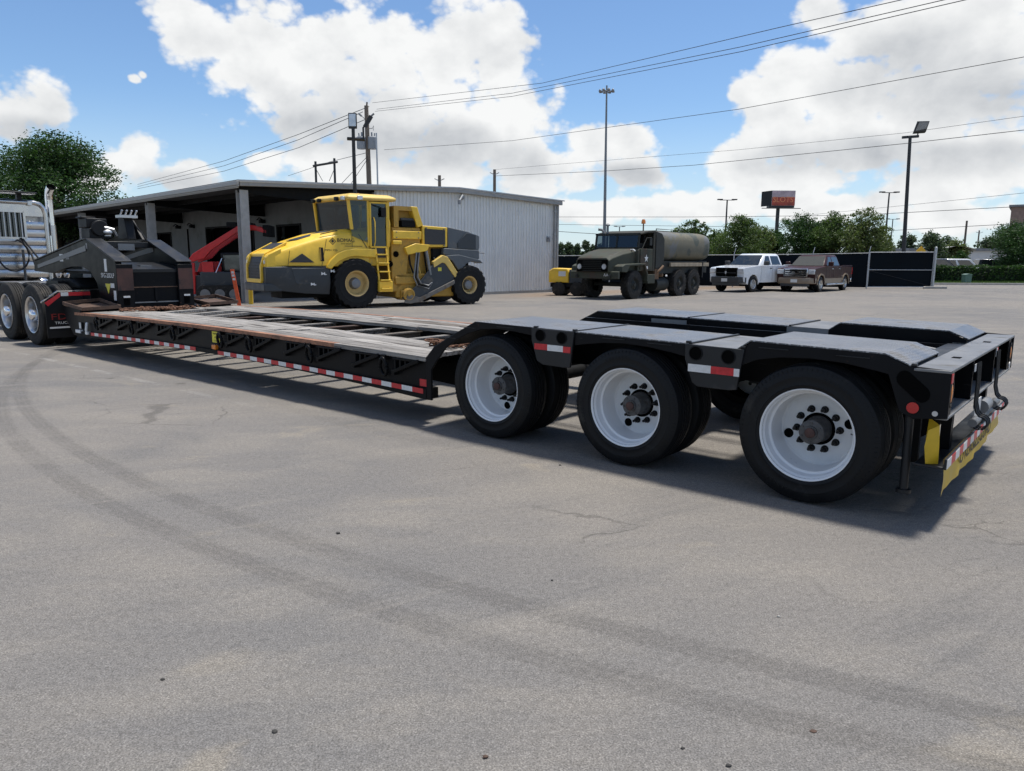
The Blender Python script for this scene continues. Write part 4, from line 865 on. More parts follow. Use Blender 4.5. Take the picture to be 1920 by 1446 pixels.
# --- gooseneck
gn = empty('gooseneck', tr)
beam = [(12.0,.66),(12.0,1.50),(12.06,1.535),(13.15,1.90),(13.30,1.90),(15.90,1.50),(15.95,1.30),(14.9,1.27),(14.3,1.37),(13.9,1.41),(13.45,1.41),(13.1,1.33),(12.85,1.12),(12.70,.66)]
for y0, y1 in ((-.66,-.76),(-1.88,-1.98)):
    q = MB(); q.prism(beam, y0, y1); q.build('beam', M['black'], gn, bevel=.006)
    ya, yb_ = (y0+.02, y1-.16) if y0 > -1 else (y0+.16, y1-.02)
    q = MB(); q.prism([(11.99,1.502),(12.05,1.537),(13.13,1.902),(13.13,1.93),(12.03,1.560),(11.96,1.522)], ya, yb_); q.build('top_flange', M['black_worn'], gn, bevel=.005)
    q = MB(); q.prism([(13.135,1.902),(13.30,1.902),(15.90,1.502),(15.90,1.526),(13.31,1.928),(13.135,1.928)], ya, yb_); q.build('top_flange', M['black_worn'], gn, bevel=.005)
    q = MB(); q.prism([(13.2,1.80),(15.7,1.43),(15.7,1.36),(13.2,1.70)], y0+.004, y0+.012); q.build('web_stripe', M['steel_grey'], gn)
    q = MB(); q.box(11.955,12.0,ya,yb_,.66,1.47); q.build('rear_post', M['rail_black'], gn, bevel=.006)
    q = MB(); q.box(11.948,11.954,ya-.005,yb_+.005,1.02,1.40); q.build('rust_patch', M['rust_red'], gn)
    q = MB(); q.box(11.945,11.954,(ya+yb_)/2-.05,(ya+yb_)/2+.05,.76,.90); q.build('latch_slot', M['void'], gn)
    q = MB(); q.box(11.935,11.954,(ya+yb_)/2-.055,(ya+yb_)/2+.055,.895,.925); q.build('latch_tab', M['white_refl'], gn)
q = MB(); q.box(12.02,12.06,-.85,-1.79,.66,1.38); q.build('rear_panel', M['rail_black'], gn)
q = MB(); q.box(11.99,12.02,-.85,-1.79,1.06,1.075); q.build('panel_rib', M['rust'], gn); q = MB(); q.box(12.0,12.02,-.85,-1.79,1.33,1.38); q.build('panel_rib', M['black_worn'], gn)
q = MB(); q.box(11.995,12.02,-.90,-1.72,.79,.81); q.build('panel_rib', M['steel_grey'], gn)
q = MB(); q.box(11.995,12.02,-1.30,-1.34,.80,1.06); q.build('panel_rib', M['rail_black'], gn)
q = MB(); q.prism([(12.03,1.385),(12.75,1.50),(12.75,1.48),(12.03,1.365)],-.77,-1.87); q.build('sloping_lid', M['black_worn'], gn)
q = MB(); q.box(12.28,12.40,-1.20,-1.40,1.425,1.450); q.build('lid_handle', M['steel_grey'], gn)
q = MB(); q.box(13.05,13.17,-.76,-1.88,1.77,1.88); q.build('cross_beam', M['black_worn'], gn, bevel=.008); MB().box(13.03,13.06,-1.15,-1.45,1.72,1.84).build('beam_bracket', M['steel_grey'], gn)
q = MB(); q.box(13.2,15.6,-.78,-1.86,1.28,1.33); q.build('belly_plate', M['dark_frame'], gn)
q = MB(); q.lathe([(.35,0),(.35,-.02),(.06,-.02),(.06,-.10),(.0,-.10)],(14.5,-1.32,1.30),'z',20); q.build('kingpin', M['dark_frame'], gn)
# pump engine
en = MB(); en.box(13.35,13.75,-.80,-1.20,1.93,2.12); en.box(13.40,13.80,-.78,-1.14,2.13,2.30); en.cyl((13.3,-.98,2.12),.15,0,.1,'x',16); en.box(13.52,13.80,-.74,-1.0,2.30,2.33); en.build('pump_engine', M['black_plastic'], gn, bevel=.03)
en = MB(); en.box(13.32,13.46,-1.0,-1.16,1.98,2.12); en.tube([(13.33,-1.05,2.14),(13.3,-1.2,2.10),(13.34,-1.26,1.99)],.035,8); en.ell((13.3,-1.1,2.05),.05,.09,.05); en.build('engine_carburettor', M['alu_rough'], gn, smooth=45)
en = MB(); en.prism([(13.3,1.93),(13.75,1.93),(13.68,2.34),(13.42,2.34)],-1.46,-1.62); en.build('control_stand', M['black_plastic'], gn, bevel=.01)
en = MB(); en.box(13.28,13.50,-1.34,-1.66,2.33,2.38)
for j in range(4): en.tube([(13.35,-1.36-.09*j,2.36),(13.29,-1.38-.09*j,2.46)],.014,6); en.ell((13.29,-1.38-.09*j,2.46),.02,.02,.02,6,4)
en.build('valve_bank', M['alu_rough'], gn)
en = MB(); en.prism([(13.15,1.93),(13.6,1.93),(13.55,2.30)],-1.66,-1.70); en.tube([(13.2,-1.75,1.93),(13.5,-1.62,2.32)],.016,6); en.build('stand_brace', M['black_plastic'], gn)
for (s, z, w_, h_, m_) in ((14.42,1.575,.17,.14,'white_paint'),(14.12,1.59,.16,.09,'steel_grey'),(13.17,1.79,.07,.10,'steel_grey'),(12.42,1.45,.10,.22,'white_paint'),(12.20,1.10,.16,.08,'white_refl'),(12.12,.93,.10,.17,'white_paint'),(12.40,1.10,.20,.05,'steel_grey')):
    q = MB(); q.box(s-w_/2,s+w_/2,-.6595,-.657,z-h_/2,z+h_/2); q.build('sticker', M[m_], gn)
q = MB(); q.prism([(12.27,1.13),(12.49,1.13),(12.38,.95)],-.6595,-.656); q.build('warning_triangle', M['yellow_sign'], gn)
text('SFG-20DLP', .115, M['white_paint'], gn, (12.36,-.655,1.27), (PI/2,0,PI), ext=.001, sx=1.0)
# chains left on the deck (they lie loose on it)
def chain_pile(name, label, c, rx, ry, n, seed):
    rnd = random.Random(seed); mb = MB()
    for i in range(n):
        px, py = c[0]+rnd.gauss(0,rx), c[1]+rnd.gauss(0,ry); pz_ = c[2]+.012+rnd.random()*.045; a = rnd.uniform(0,PI); tl = rnd.uniform(-1.0,1.0)
        pts = []
        for j in range(10):
            b = 2*PI*j/10; ux, uy = .042*math.cos(b), .024*math.sin(b); pts.append((px+ux*math.cos(a)-uy*math.cos(tl)*math.sin(a), py+ux*math.sin(a)+uy*math.cos(tl)*math.cos(a), pz_+uy*math.sin(tl)))
        mb.tube(pts,.009,5,closed=True)
    o = mb.build(name, M['chain'], None, loc=TO); o.rotation_euler = (0,0,TROT); tag(o, label, 'chain'); return o
chain_pile('chain_heap', 'long heap of rusty chain lying in front of the gooseneck', (11.45,-1.15,zt_(11.4)), .10, .34, 110, 3)
chain_pile('chain_heap', 'small rusty chain heap on the deck end beside the wheel arch', (3.98,-.72,zt_(4.0)), .14, .07, 55, 5)
# ================================================================ tractor unit
FWD = Vector((math.cos(TROT),math.sin(TROT),0)); NRM = Vector((math.sin(TROT),-math.cos(TROT),0))
tk = thing('semi_truck', 'silver heavy haul semi truck coupled to the gooseneck, chrome wheels and exhaust stack', 'truck', TO+FWD*14.5+NRM*1.07, TROT)
def wheel_alu(parent, x, y, flip):
    wh = empty('wheel', parent, (x,y,.55), PI if flip else 0)
    t_ = MB(); tyre(t_, .55, .28, .325, (0,-.14,0), n=48); t_.build('tyre', M['rubber_dusty'], wh, smooth=38)
    t_ = MB(); tyre(t_, .55, .28, .325, (0,-.49,0), n=48); t_.build('inner_tyre', M['rubber_dusty'], wh, smooth=38)
    r_ = MB(); r_.lathe([(.325,-.02),(.335,-.005),(.33,.0),(.318,-.004),(.305,-.02),(.295,-.05),(.285,-.12),(.275,-.17),(.23,-.175),(.17,-.165),(.10,-.16)],(0,0,0),'y',48); r_.build('rim', M['alu'], wh, smooth=35)
    h_ = MB(); h_.lathe([(.13,-.165),(.125,-.10),(.105,-.08),(.10,-.0),(.085,.02),(.05,.03),(.0,.032)],(0,0,0),'y',28); h_.build('hub', M['chrome'], wh, smooth=40)
    for k in range(10):
        a = 2*PI*k/10; q = MB(); hexnut(q,(.168*math.cos(a),0,.168*math.sin(a)),.022,-.165,-.105); q.build('lug_nut', M['chrome'], wh)
    return wh
tw = wheel_alu(tk, -.73, 1.22, False)
copy_tree(tw, tk, (.64,1.22,.55)).rotation_euler = (0,.5,0); copy_tree(tw, tk, (-.73,-1.22,.55)).rotation_euler = (0,0,PI); copy_tree(tw, tk, (.64,-1.22,.55)).rotation_euler = (0,0,PI)
copy_tree(tw, tk, (7.2,1.22,.55)).rotation_euler = (0,.2,0); copy_tree(tw, tk, (7.2,-1.22,.55)).rotation_euler = (0,0,PI)
for x in (-.73,.64,7.2): MB().tube([(x,.6,.55),(x,-.6,.55)],.11,12).build('axle', M['dark_frame'], tk, smooth=50)
for y in (.43,-.43): MB().box(-1.55,8.2,y-.04,y+.04,.72,1.0).build('frame_rail', M['dark_frame'], tk)
MB().box(-1.55,-1.45,-.5,.5,.70,1.0).build('end_crossmember', M['dark_frame'], tk)
q = MB(); q.prism([(-.95,1.06),(-.5,1.18),(.35,1.18),(.5,1.10),(.5,1.04),(-.95,1.0)],-.46,.46); q.build('fifth_wheel', M['dark_frame'], tk, bevel=.02)
q = MB(); q.box(-.4,.2,.5,.62,1.0,1.14); q.build('frame_box', M['black_plastic'], tk)
for sg in (1,-1):
    q = MB(); q.loft([[(-1.50,y,z),(-1.50,y,z+.022),(-1.53,y,z+.022),(-1.53,y,z)] for y, z in ((sg*.50,.985),(sg*1.03,.985),(sg*1.30,.80))]); q.build('flap_hanger', M['chrome'], tk)
    for (ya, yb_, za, zb_, m_) in ((.50,.86,.91,.975,'red_refl'),(.86,.98,.91,.975,'white_refl'),):
        MB().box(-1.534,-1.531,sg*ya,sg*yb_,za,zb_).build('reflective_tape', M[m_], tk)
    q = MB(); q.loft([[(-1.534,sg*.99,.975),(-1.534,sg*.99,.905),(-1.531,sg*.99,.905),(-1.531,sg*.99,.975)],[(-1.534,sg*1.25,.80),(-1.534,sg*1.20,.74),(-1.531,sg*1.20,.74),(-1.531,sg*1.25,.80)]]); q.build('reflective_tape', M['red_refl'], tk)
    q = MB(); q.box(-1.52,-1.51,sg*.62,sg*1.24,.18,.91); fp = q.build('mud_flap', M['black_plastic'], tk)
    if sg > 0:
        M['flap_red'] = mat('flap_red', (.20,.015,.012), .5)
        text('FDR', .15, M['flap_red'], fp, (-1.5215,.97,.545), (PI/2,0,-PI/2), ext=.0008, sx=1.5)
        text('TRUCKS', .062, M['white_refl'], fp, (-1.5215,.97,.44), (PI/2,0,-PI/2), ext=.0008, sx=1.25)
        MB().box(-1.523,-1.5205,.70,1.20,.345,.375).build('flap_plate', M['white_refl'], fp)
# headache rack
XR = 4.4; HT = 2.88
rk = MB(); rk.tube([(XR,-.88,1.05),(XR,-.88,2.62),(XR,-.85,2.74),(XR,-.78,2.82),(XR,-.66,2.86),(XR,.66,2.86),(XR,.78,2.82),(XR,.85,2.74),(XR,.88,2.62),(XR,.88,1.05)],.055,10); rk.build('rack_frame', M['alu'], tk, smooth=50)
z = 1.10; k = 0
while z < 2.40:
    for y0, y1 in ((-.83,-.42),(.42,.83)) if z > 1.95 else ((-.83,.83),):
        pr_ = [(XR+.02+.035*math.cos(a),z+.095+.092*math.sin(a)) for a in [PI*.5+PI*j/8 for j in range(9)]]+[(XR+.05,z+.003),(XR+.05,z+.187)]
        q = MB(); q.prism(pr_, y0, y1); q.build('rack_slat', M['alu'], tk, smooth=60)
    z += .19; k += 1
q = MB(); q.box(XR,XR+.03,-.83,-.42,2.54,2.81); q.box(XR,XR+.03,.42,.83,2.54,2.81); q.box(XR,XR+.03,-.42,.42,2.66,2.81); q.build('rack_panel', M['alu'], tk)
for y in (-.42,.42): MB().box(XR-.03,XR+.02,y-.025,y+.025,2.02,2.66).build('window_frame', M['alu'], tk)
for z_ in (2.02,2.64): MB().box(XR-.03,XR+.02,-.42,.42,z_-.025,z_+.025).build('window_frame', M['alu'], tk)
for j in range(7): y = -.35+.7*j/6; MB().box(XR-.022,XR+.0,y-.012,y+.012,2.045,2.615).build('window_bar', M['alu_rough'], tk)
MB().box(XR+.10,XR+.12,-.45,.45,2.0,2.66).build('rear_window', M['glass_dark'], tk)
for y in (.35,-.35): MB().box(XR-.05,XR+.06,y-.05,y+.05,2.84,3.05).build('light_bar_post', M['black_plastic'], tk)
q = MB(); q.box(XR-.28,XR+.22,-.66,.75,3.05,3.085); q.build('light_bar', M['black_worn'], tk, bevel=.01)
MB().box(XR-.08,XR-.02,-.60,-.50,2.79,2.90).build('work_lamp', M['lens'], tk, bevel=.01)
# exhaust stacks
for sg in (-1,1):
    ys = sg*1.06; q = MB(); q.tube([(XR+.2,ys,1.2),(XR+.2,ys,2.35)],.095,16); q.build('stack_shield', M['alu'], tk, smooth=50)
    q = MB(); q.tube([(XR+.2,ys,2.2),(XR+.2,ys,2.95),(XR+.19,ys,3.05),(XR+.13,ys,3.17),(XR+.0,ys,3.26)],[.085,.085,.086,.09,.095],18,cap=False); q.build('exhaust_stack', M['chrome'], tk, smooth=50)
    q = MB(); q.tube([(XR+.05,ys,3.225),(XR+.04,ys,3.232)],.084,16); q.build('stack_mouth', M['void'], tk)
    q = MB(); q.tube([(XR+.0,ys*.9,1.3),(XR+.0,ys*.9,2.1)],.02,6); q.build('grab_rail', M['chrome'], tk)
# sleeper and cab
M['cab_paint'] = mat('silver_cab_paint', (.50,.51,.52), .28, metal=.3, coat=.5)
q = MB(); q.prism([(XR+.22,1.15),(XR+.22,2.72),(XR+.5,2.92),(XR+2.2,3.0),(XR+3.3,2.85),(XR+3.75,2.1),(XR+5.4,1.95),(XR+5.55,1.2),(XR+5.0,1.05),(XR+1.0,1.05)],-.98,.98); q.build('cab_body', M['cab_paint'], tk, bevel=.05)
for sg in (-1,1):
    MB().box(XR+2.5,XR+3.35,sg*.982,sg*.988,2.1,2.7).build('side_window', M['glass_dark'], tk)
    MB().box(XR+.9,XR+3.0,sg*.80,sg*1.15,.45,1.05).build('fuel_tank', M['chrome'], tk, bevel=.1)
# cab tail items: hoses and glad hands
hs = MB(); hs.tube([(XR-.05,-.30,2.02),(3.9,-.35,1.62),(3.55,-.30,1.35),(3.3,-.28,1.32)],.022,8); hs.build('air_hose', M['black_plastic'], tk, smooth=60)
hs = MB(); pts = [(XR-.05,-.18,1.95)]
for j in range(13): a = PI*.1+PI*1.5*j/12; pts.append((3.75+.1*j/12,.05-.38*math.sin(a)*.8,1.62+.36*math.cos(a)))
hs.tube(pts,.02,8); hs.build('air_hose', M['black_plastic'], tk, smooth=60)
hs = MB(); hs.tube([(XR-.04,-.34,2.0),(3.6,-.42,1.5),(2.5,-.35,1.25),(1.5,-.3,1.28)],.02,8); hs.build('air_hose', M['black_plastic'], tk, smooth=60)
q = MB(); q.tube([(XR-.25,-.25,1.0),(XR-.25,-.25,1.75)],.03,8); q.build('hose_holder', M['hub_grey'], tk)
q = MB(); 
for (x, y, z_) in ((2.9,-.62,1.30),(2.8,-.5,1.22),(2.95,-.72,1.2)): q.ell((x,y,z_),.10,.06,.11,8,6)
q.build('chain_binder', M['chrome'], tk)
MB().box(2.2,3.9,-.42,.42,1.0,1.03).build('deck_plate', M['plate'], tk)

# ================================================================ yellow soil stabiliser
MO = Vector((-5.07,23.86,0)); MR = R(-143.9)
sb = thing('soil_stabiliser', 'big yellow and grey four wheel soil stabiliser parked before the warehouse', 'construction machine', MO, MR)
MWD = 2.42                               # local y: 0 near face of tyres, -MWD far face
def lug_wheel(parent, x, y, Rr, w, rr, flip, lugs, rimm):
    wh = empty('wheel', parent, (x,y,Rr), PI if flip else 0)
    t_ = MB(); tyre(t_, Rr, w, rr, (0,-w/2,0), 'lug', 44, lugs, .045); t_.build('tyre', M['rubber'], wh, smooth=32)
    r_ = MB(); r_.lathe([(rr,-.06),(rr+.02,-.04),(rr+.01,-.03),(rr-.02,-.05),(rr-.045,-.10),(rr-.055,-.22),(rr-.08,-.25),(.17,-.25)],(0,0,0),'y',36); r_.build('rim', M[rimm], wh, smooth=35)
    h_ = MB(); h_.lathe([(.20,-.26),(.17,-.20),(.155,-.10),(.12,-.085),(.0,-.08)],(0,0,0),'y',24); h_.build('hub', M['steel_grey'], wh, smooth=35)
    return wh
for (x, Rr, w, rr, lg) in ((-.13,.80,.60,.40,20),(-4.42,.69,.52,.30,18)):
    a_ = lug_wheel(sb, x, 0, Rr, w, rr, False, lg, 'rim_tan'); b_ = copy_tree(a_, sb, (x,-MWD,Rr)); b_.rotation_euler = (0,.2,PI); a_.rotation_euler = (0,.1,0)
    MB().box(x-.18,x+.18,-MWD+.5,-.5,Rr-.18,Rr+.2).build('axle_housing', M['yellow_dirty'], sb)
Y0, Y1 = -.16,-MWD+.16
# hood: yellow shell narrowing to the nose
def shell(sec, name, mt, bevel=.03, parent=sb):
    q = MB(); q.loft(sec); return q.build(name, M[mt], parent, bevel=bevel, smooth=40)
hood = []
for (x, zl, zt1, zt2, ins) in ((2.62,1.32,1.66,1.72,.10),(2.30,1.34,1.78,1.86,.07),(1.6,1.34,2.02,2.14,.03),(.9,1.34,2.22,2.36,.0),(.2,1.34,2.36,2.50,.0),(-.5,1.36,2.44,2.57,.0),(-.66,1.36,2.44,2.56,.0)):
    ya, yb_ = Y0-ins, Y1+ins
    hood.append([(x,ya,zl),(x,ya,zt1-.10),(x,ya-.05,zt1),(x,ya-.30,zt2),(x,yb_+.30,zt2),(x,yb_+.05,zt1),(x,yb_,zt1-.10),(x,yb_,zl)])
shell(hood, 'hood', 'yellow')
# hood side detail: triangular vent, grab slot, seams, top grille
q = MB(); q.prism([(2.02,1.46),(1.22,1.46),(1.60,1.73)], Y0-.02, Y0+.012); q.build('side_vent', M['grille'], sb)
q = MB(); q.prism([(1.01,1.50),(.90,1.50),(.92,1.92),(1.05,1.92)], Y0-.01, Y0+.010); q.build('grab_slot', M['black_plastic'], sb)
q = MB(); q.prism([(1.03,1.53),(.99,1.53),(1.0,1.90),(1.05,1.90)], Y0+.0101, Y0+.014); q.build('slot_liner', M['yellow_dirty'], sb)
q = MB(); q.bar((-.28,Y0+.004,2.36),(-.56,Y0+.004,1.93),.012,.02,(1,0,0)); q.build('hood_seam', M['ink'], sb)
q = MB(); q.add([(1.62,Y0-.34,2.151),(.55,Y0-.30,2.445),(.40,Y0-.62,2.478),(.62,Y0-1.05,2.44),(1.75,Y0-1.10,2.125)],[(0,1,2,3,4)]); q.build('hood_grille', M['anthracite'], sb)
q = MB(); q.bar((.95,Y0-.10,2.33),(.40,Y0-.08,2.455),.04,.03); q.build('hood_handle', M['ink'], sb)
# nose: grille in a yellow frame
q = MB(); q.prism([(2.74,.96),(2.74,1.30),(2.60,1.69),(1.95,2.06),(1.95,2.02),(2.5,1.5),(2.5,.96)], Y0-.40, Y1+.40); q.build('nose_grille', M['grille'], sb)
for k in range(6):
    z_ = 1.0+.09*k; MB().box(2.735,2.752,Y0-.42,Y1+.42,z_,z_+.012).build('grille_bar', M['black_plastic'], sb)
for y in (Y0-.36,Y1+.36):
    q = MB(); q.prism([(2.79,.90),(2.79,1.36),(2.66,1.72),(1.95,2.085),(1.95,2.02),(2.55,1.62),(2.66,1.30),(2.66,.90)], y-.05, y+.05); q.build('nose_frame', M['yellow'], sb, bevel=.01)
MB().box(2.66,2.79,Y0-.36,Y1+.36,.84,.96).build('nose_frame', M['yellow'], sb, bevel=.01)
for y0, y1 in ((Y0-.08,Y0-.32),(Y1+.08,Y1+.32)):
    q = MB(); q.prism([(2.70,1.30),(2.70,1.60),(2.62,1.70),(2.2,1.9),(2.2,1.30)], y0, y1); q.build('nose_cheek', M['yellow'], sb, bevel=.03)
    q = MB(); q.cyl((2.70,(y0+y1)/2,1.46),.06,0,.02,'x',14); q.build('headlamp', M['lens'], sb)
# grey skirt
sk = []
for (x, zt1, zl, ins) in ((2.72,1.32,.74,.06),(2.3,1.33,.60,.0),(1.5,1.33,.50,-.02),(.72,1.335,.46,-.02)):
    ya, yb_ = Y0-ins, Y1+ins; sk.append([(x,ya,zt1),(x,ya+.015,zl+.35),(x,ya-.10,zl),(x,yb_+.10,zl),(x,yb_-.015,zl+.35),(x,yb_,zt1)])
shell(sk, 'skirt', 'anthracite', .02)
q = MB(); q.prism([(1.95,1.28),(1.85,.86),(1.78,.80),(.92,.80),(.90,1.28)], Y0+.012, Y0+.028); q.build('skirt_door', M['anthracite'], sb, bevel=.008)
q = MB(); q.box(2.2,2.78,Y0-.08,Y1+.08,.58,.84); q.build('front_weight', M['anthracite'], sb, bevel=.04)
q = MB(); q.box(-.5,2.1,-.7,-MWD+.7,.35,.55); q.build('chassis', M['dark_frame'], sb)
for (x, z_) in ((.93,1.12),(1.28,.80),(.62,1.20)): 
    q = MB(); q.prism([(x+.09,z_-.05),(x+.09,z_+.05),(x+.02,z_+.01),(x-.03,z_+.05),(x-.03,z_+.0),(x-.10,z_-.03),(x-.02,z_-.05),(x+.02,z_-.02)], Y0+.029, Y0+.034); q.build('decal', M['white_paint'], sb)
# wheel arch fender
fr = []
for (x, z_) in ((.86,1.30),(.74,1.52),(.5,1.74),(.2,1.86),(-.1,1.90),(-.85,1.90)): fr.append((x,z_))
inn = [(-.85,1.62),(-.1,1.66),(.15,1.62),(.42,1.50),(.62,1.34),(.70,1.26)]
q = MB(); q.prism(fr+inn, Y0+.10, Y0-.5); q.build('front_fender', M['yellow'], sb, bevel=.025)
q = MB(); q.prism(fr+inn, Y1-.10, Y1+.5); q.build('front_fender', M['yellow'], sb, bevel=.025)
# cab
CX0, CX1, CY0, CY1 = .05,-1.38,Y0+.02,-2.24
for (x, y) in ((-.06,CY0),(.22,CY1),(-.62,CY0),(CX1+.05,CY0),(CX1+.05,CY1)):
    MB().bar((x,y-.03,2.0 if x < -.3 else 2.5),(x+(.10 if x > -.3 else 0),y-.03,3.42),.08,.09,(0,1,0)).build('cab_pillar', M['yellow'], sb)
q = MB(); q.prism([(-.66,1.36),(-.66,2.50),(-.60,2.58),(CX1,2.58),(CX1,1.36)], CY0-.06, CY1); q.build('cab_base', M['yellow'], sb, bevel=.02)
q = MB(); q.loft([[(.10,CY0+.12,3.40),(.36,CY1-.08,3.40),(CX1-.12,CY1-.08,3.42),(CX1-.18,CY0+.12,3.42)],[(.14,CY0+.14,3.50),(.40,CY1-.10,3.50),(CX1-.18,CY1-.10,3.52),(CX1-.22,CY0+.14,3.52)],[(-.02,CY0-.05,3.62),(.22,CY1+.05,3.62),(CX1,CY1+.05,3.62),(CX1,CY0-.05,3.62)]]); q.build('cab_roof', M['yellow_pale'], sb, bevel=.04)
for (y) in (CY0-.1,CY0-.5,CY1+.5,CY1+.1):
    xq = .12+.26*(y-CY0)/(CY1-CY0); MB().box(xq,xq+.10,y-.09,y+.09,3.40,3.52).build('roof_lamp', M['black_plastic'] if abs(y+.3) > .2 else M['lens'], sb, bevel=.015)
MB().box(-.38,-.20,CY0+.12,CY0+.17,3.42,3.54).build('roof_lamp', M['lens'], sb, bevel=.01)
q = MB(); q.add([(-.06,CY0-.04,2.50),(.02,CY0-.04,3.40),(.30,CY1,3.40),(.22,CY1,2.50)],[(0,1,2,3)]); q.build('windscreen', M['cab_glass'], sb)
q = MB(); q.add([(-.04,CY0+.012,2.30),(-.62,CY0+.012,2.08),(-.62,CY0+.012,3.40),(.06,CY0+.012,3.40)],[(0,1,2,3)]); q.build('side_window', M['cab_glass'], sb)
q = MB(); q.add([(CX1+.05,CY0-.1,2.5),(CX1+.05,CY1+.1,2.5),(CX1+.05,CY1+.1,3.4),(CX1+.05,CY0-.1,3.4)],[(0,1,2,3)]); q.build('rear_window', M['cab_glass'], sb)
q = MB(); q.add([(.22,CY1,2.52),(.30,CY1,3.40),(CX1,CY1,3.40),(CX1,CY1,2.52)],[(0,1,2,3)]); q.build('far_window', M['cab_glass'], sb)
q = MB(); q.box(-.70,CX1+.10,CY0+.008,CY0+.022,1.98,3.36); dr = q.build('cab_door', M['cab_glass'], sb)
for a, b in (((-.68,CY0+.03,1.95),(-.68,CY0+.03,3.38)),((CX1+.12,CY0+.03,1.95),(CX1+.12,CY0+.03,3.38)),((-.68,CY0+.03,3.36),(CX1+.12,CY0+.03,3.36)),((-.68,CY0+.03,1.96),(CX1+.12,CY0+.03,1.96))):
    MB().bar(a,b,.05,.05,(0,1,0)).build('door_frame', M['black_plastic'] if a[2] > 2 and b[2] > 3.37 and a[0] == b[0] and False else M['yellow'], dr)
MB().box(-.74,CX1+.14,CY0-.02,CY0+.006,1.62,1.95).build('door_panel', M['anthracite'], sb)
# inside the cab: seat, steering column
q = MB(); q.box(-1.2,-.75,-.45,-.98,2.1,2.55); q.box(-1.28,-1.15,-.45,-.98,2.5,3.15); q.build('seat', M['black_plastic'], sb, bevel=.05)
q = MB(); q.tube([(-.35,-.72,2.3),(-.45,-.72,2.75)],.04,8); q.tube([(-.45+.08*math.cos(a),-.72+.19*math.cos(a+PI/2),2.76+.1*math.cos(a)) for a in [2*PI*j/14 for j in range(14)]],.016,6,closed=True); q.box(-.30,-.08,-.3,-2.1,2.5,2.70); q.build('console', M['black_plastic'], sb)
q = MB(); q.box(-1.02,-1.20,CY0+.10,CY0+.14,2.92,3.22); q.tube([(-.72,CY0+.05,3.3),(-1.1,CY0+.12,3.2)],.015,6); q.build('mirror', M['black_plastic'], sb, bevel=.02)
# ladder
for x in (-.84,-1.22): MB().bar((x,CY0+.03,1.92),(x-.05,CY0+.20,.55),.05,.05,(1,0,0)).build('ladder_rail', M['yellow'], sb)
for j in range(5):
    f_ = j/4; z_ = 1.72-1.1*f_; y = CY0+.05+.15*f_; MB().box(-.84-.05*f_,-1.22-.05*f_,y-.04,y+.14,z_-.02,z_+.02).build('ladder_step', M['yellow'], sb, bevel=.006)
MB().box(-.84,-1.32,CY0+.12,CY0+.26,.52,.86).build('ladder_foot', M['yellow'], sb, bevel=.015)
# engine house behind the cab
q = MB(); q.prism([(CX1-.08,1.2),(CX1-.08,2.2),(-1.50,2.62),(-2.55,2.62),(-2.55,2.0),(-2.1,1.7),(-2.0,.9),(-1.6,.5),(-1.45,.5)], Y0-.05, Y1+.05); q.build('engine_frame', M['yellow_dirty'], sb, bevel=.03)
MB().box(CX1+.02,CX1+.06,CY0-.08,CY1+.05,2.0,2.85).build('added_cab_shade_panel', M['black_plastic'], sb)  # dark panel added to deepen the shade inside the cab
q = MB(); q.prism([(-1.55,2.62),(-1.55,3.30),(-2.30,3.30),(-2.30,3.16),(-1.72,3.16),(-1.72,2.62)], Y0-.0, Y1+.1); q.build('hatch_back', M['yellow_dirty'], sb)
q = MB(); q.prism([(-2.18,3.31),(-2.42,3.30),(-2.50,3.05),(-2.64,2.70),(-2.42,2.62),(-2.30,2.95)], Y0+.02, Y0-.9); q.build('open_hatch', M['yellow'], sb, bevel=.02)
q = MB(); q.box(-1.72,-2.30,Y0-.25,Y1+.3,2.62,3.16); q.build('engine_bay', M['yellow_dirty'], sb)
q = MB(); q.box(-1.85,-2.35,Y0-.02,Y0-.30,2.64,2.84); q.build('filter_pack', M['dark_frame'], sb); 
for j in range(3): MB().cyl((-1.92-.16*j,Y0-.1,2.88),.05,-.08,.08,'x',10).build('filter_cap', M['hub_grey'], sb)
MB().box(-1.50,-2.56,Y0+.03,Y0-.4,2.24,2.50).build('side_cover', M['yellow'], sb, bevel=.02)
q = MB(); q.cyl((-1.62,Y0-.04,1.74),.10,-.01,.012,'y',18); q.build('port_hole', M['void'], sb); q = MB(); q.cyl((-1.40,Y0-.04,1.42),.10,-.01,.012,'y',18); q.build('port_hole', M['void'], sb)
MB().box(CX1-.10,CX1-.42,Y0+.06,Y0-.1,2.06,2.18).build('corner_step', M['yellow'], sb, bevel=.02)
# radiator box and rear tank
q = MB(); q.prism([(-2.62,1.98),(-2.62,2.70),(-3.60,2.66),(-3.60,2.0)], Y0-.02, Y1+.02); q.build('radiator_case', M['yellow'], sb, bevel=.02)
q = MB(); q.prism([(-2.70,2.07),(-2.70,2.60),(-3.50,2.57),(-3.50,2.08)], Y0-.02, Y0+.002); q.build('radiator_grille', M['grille'], sb)
tkx = []
for (x, z0, z1, ya) in ((-3.62,1.95,2.68,Y0-.02),(-4.40,1.92,2.55,Y0-.0),(-4.95,1.90,2.42,Y0-.10),(-5.05,2.0,2.38,Y0-.2)):
    yb_ = -MWD-ya; tkx.append([(x,ya,z0),(x,ya,z1),(x,yb_,z1),(x,yb_,z0)])
shell(tkx, 'rear_tank', 'anthracite_lit', .02)
q = MB(); q.prism([(-4.0,1.94),(-4.0,2.14),(-4.35,2.50),(-4.75,2.44),(-4.75,1.94)], Y0+.002, Y0+.03); q.build('tank_flap', M['anthracite'], sb, bevel=.01)
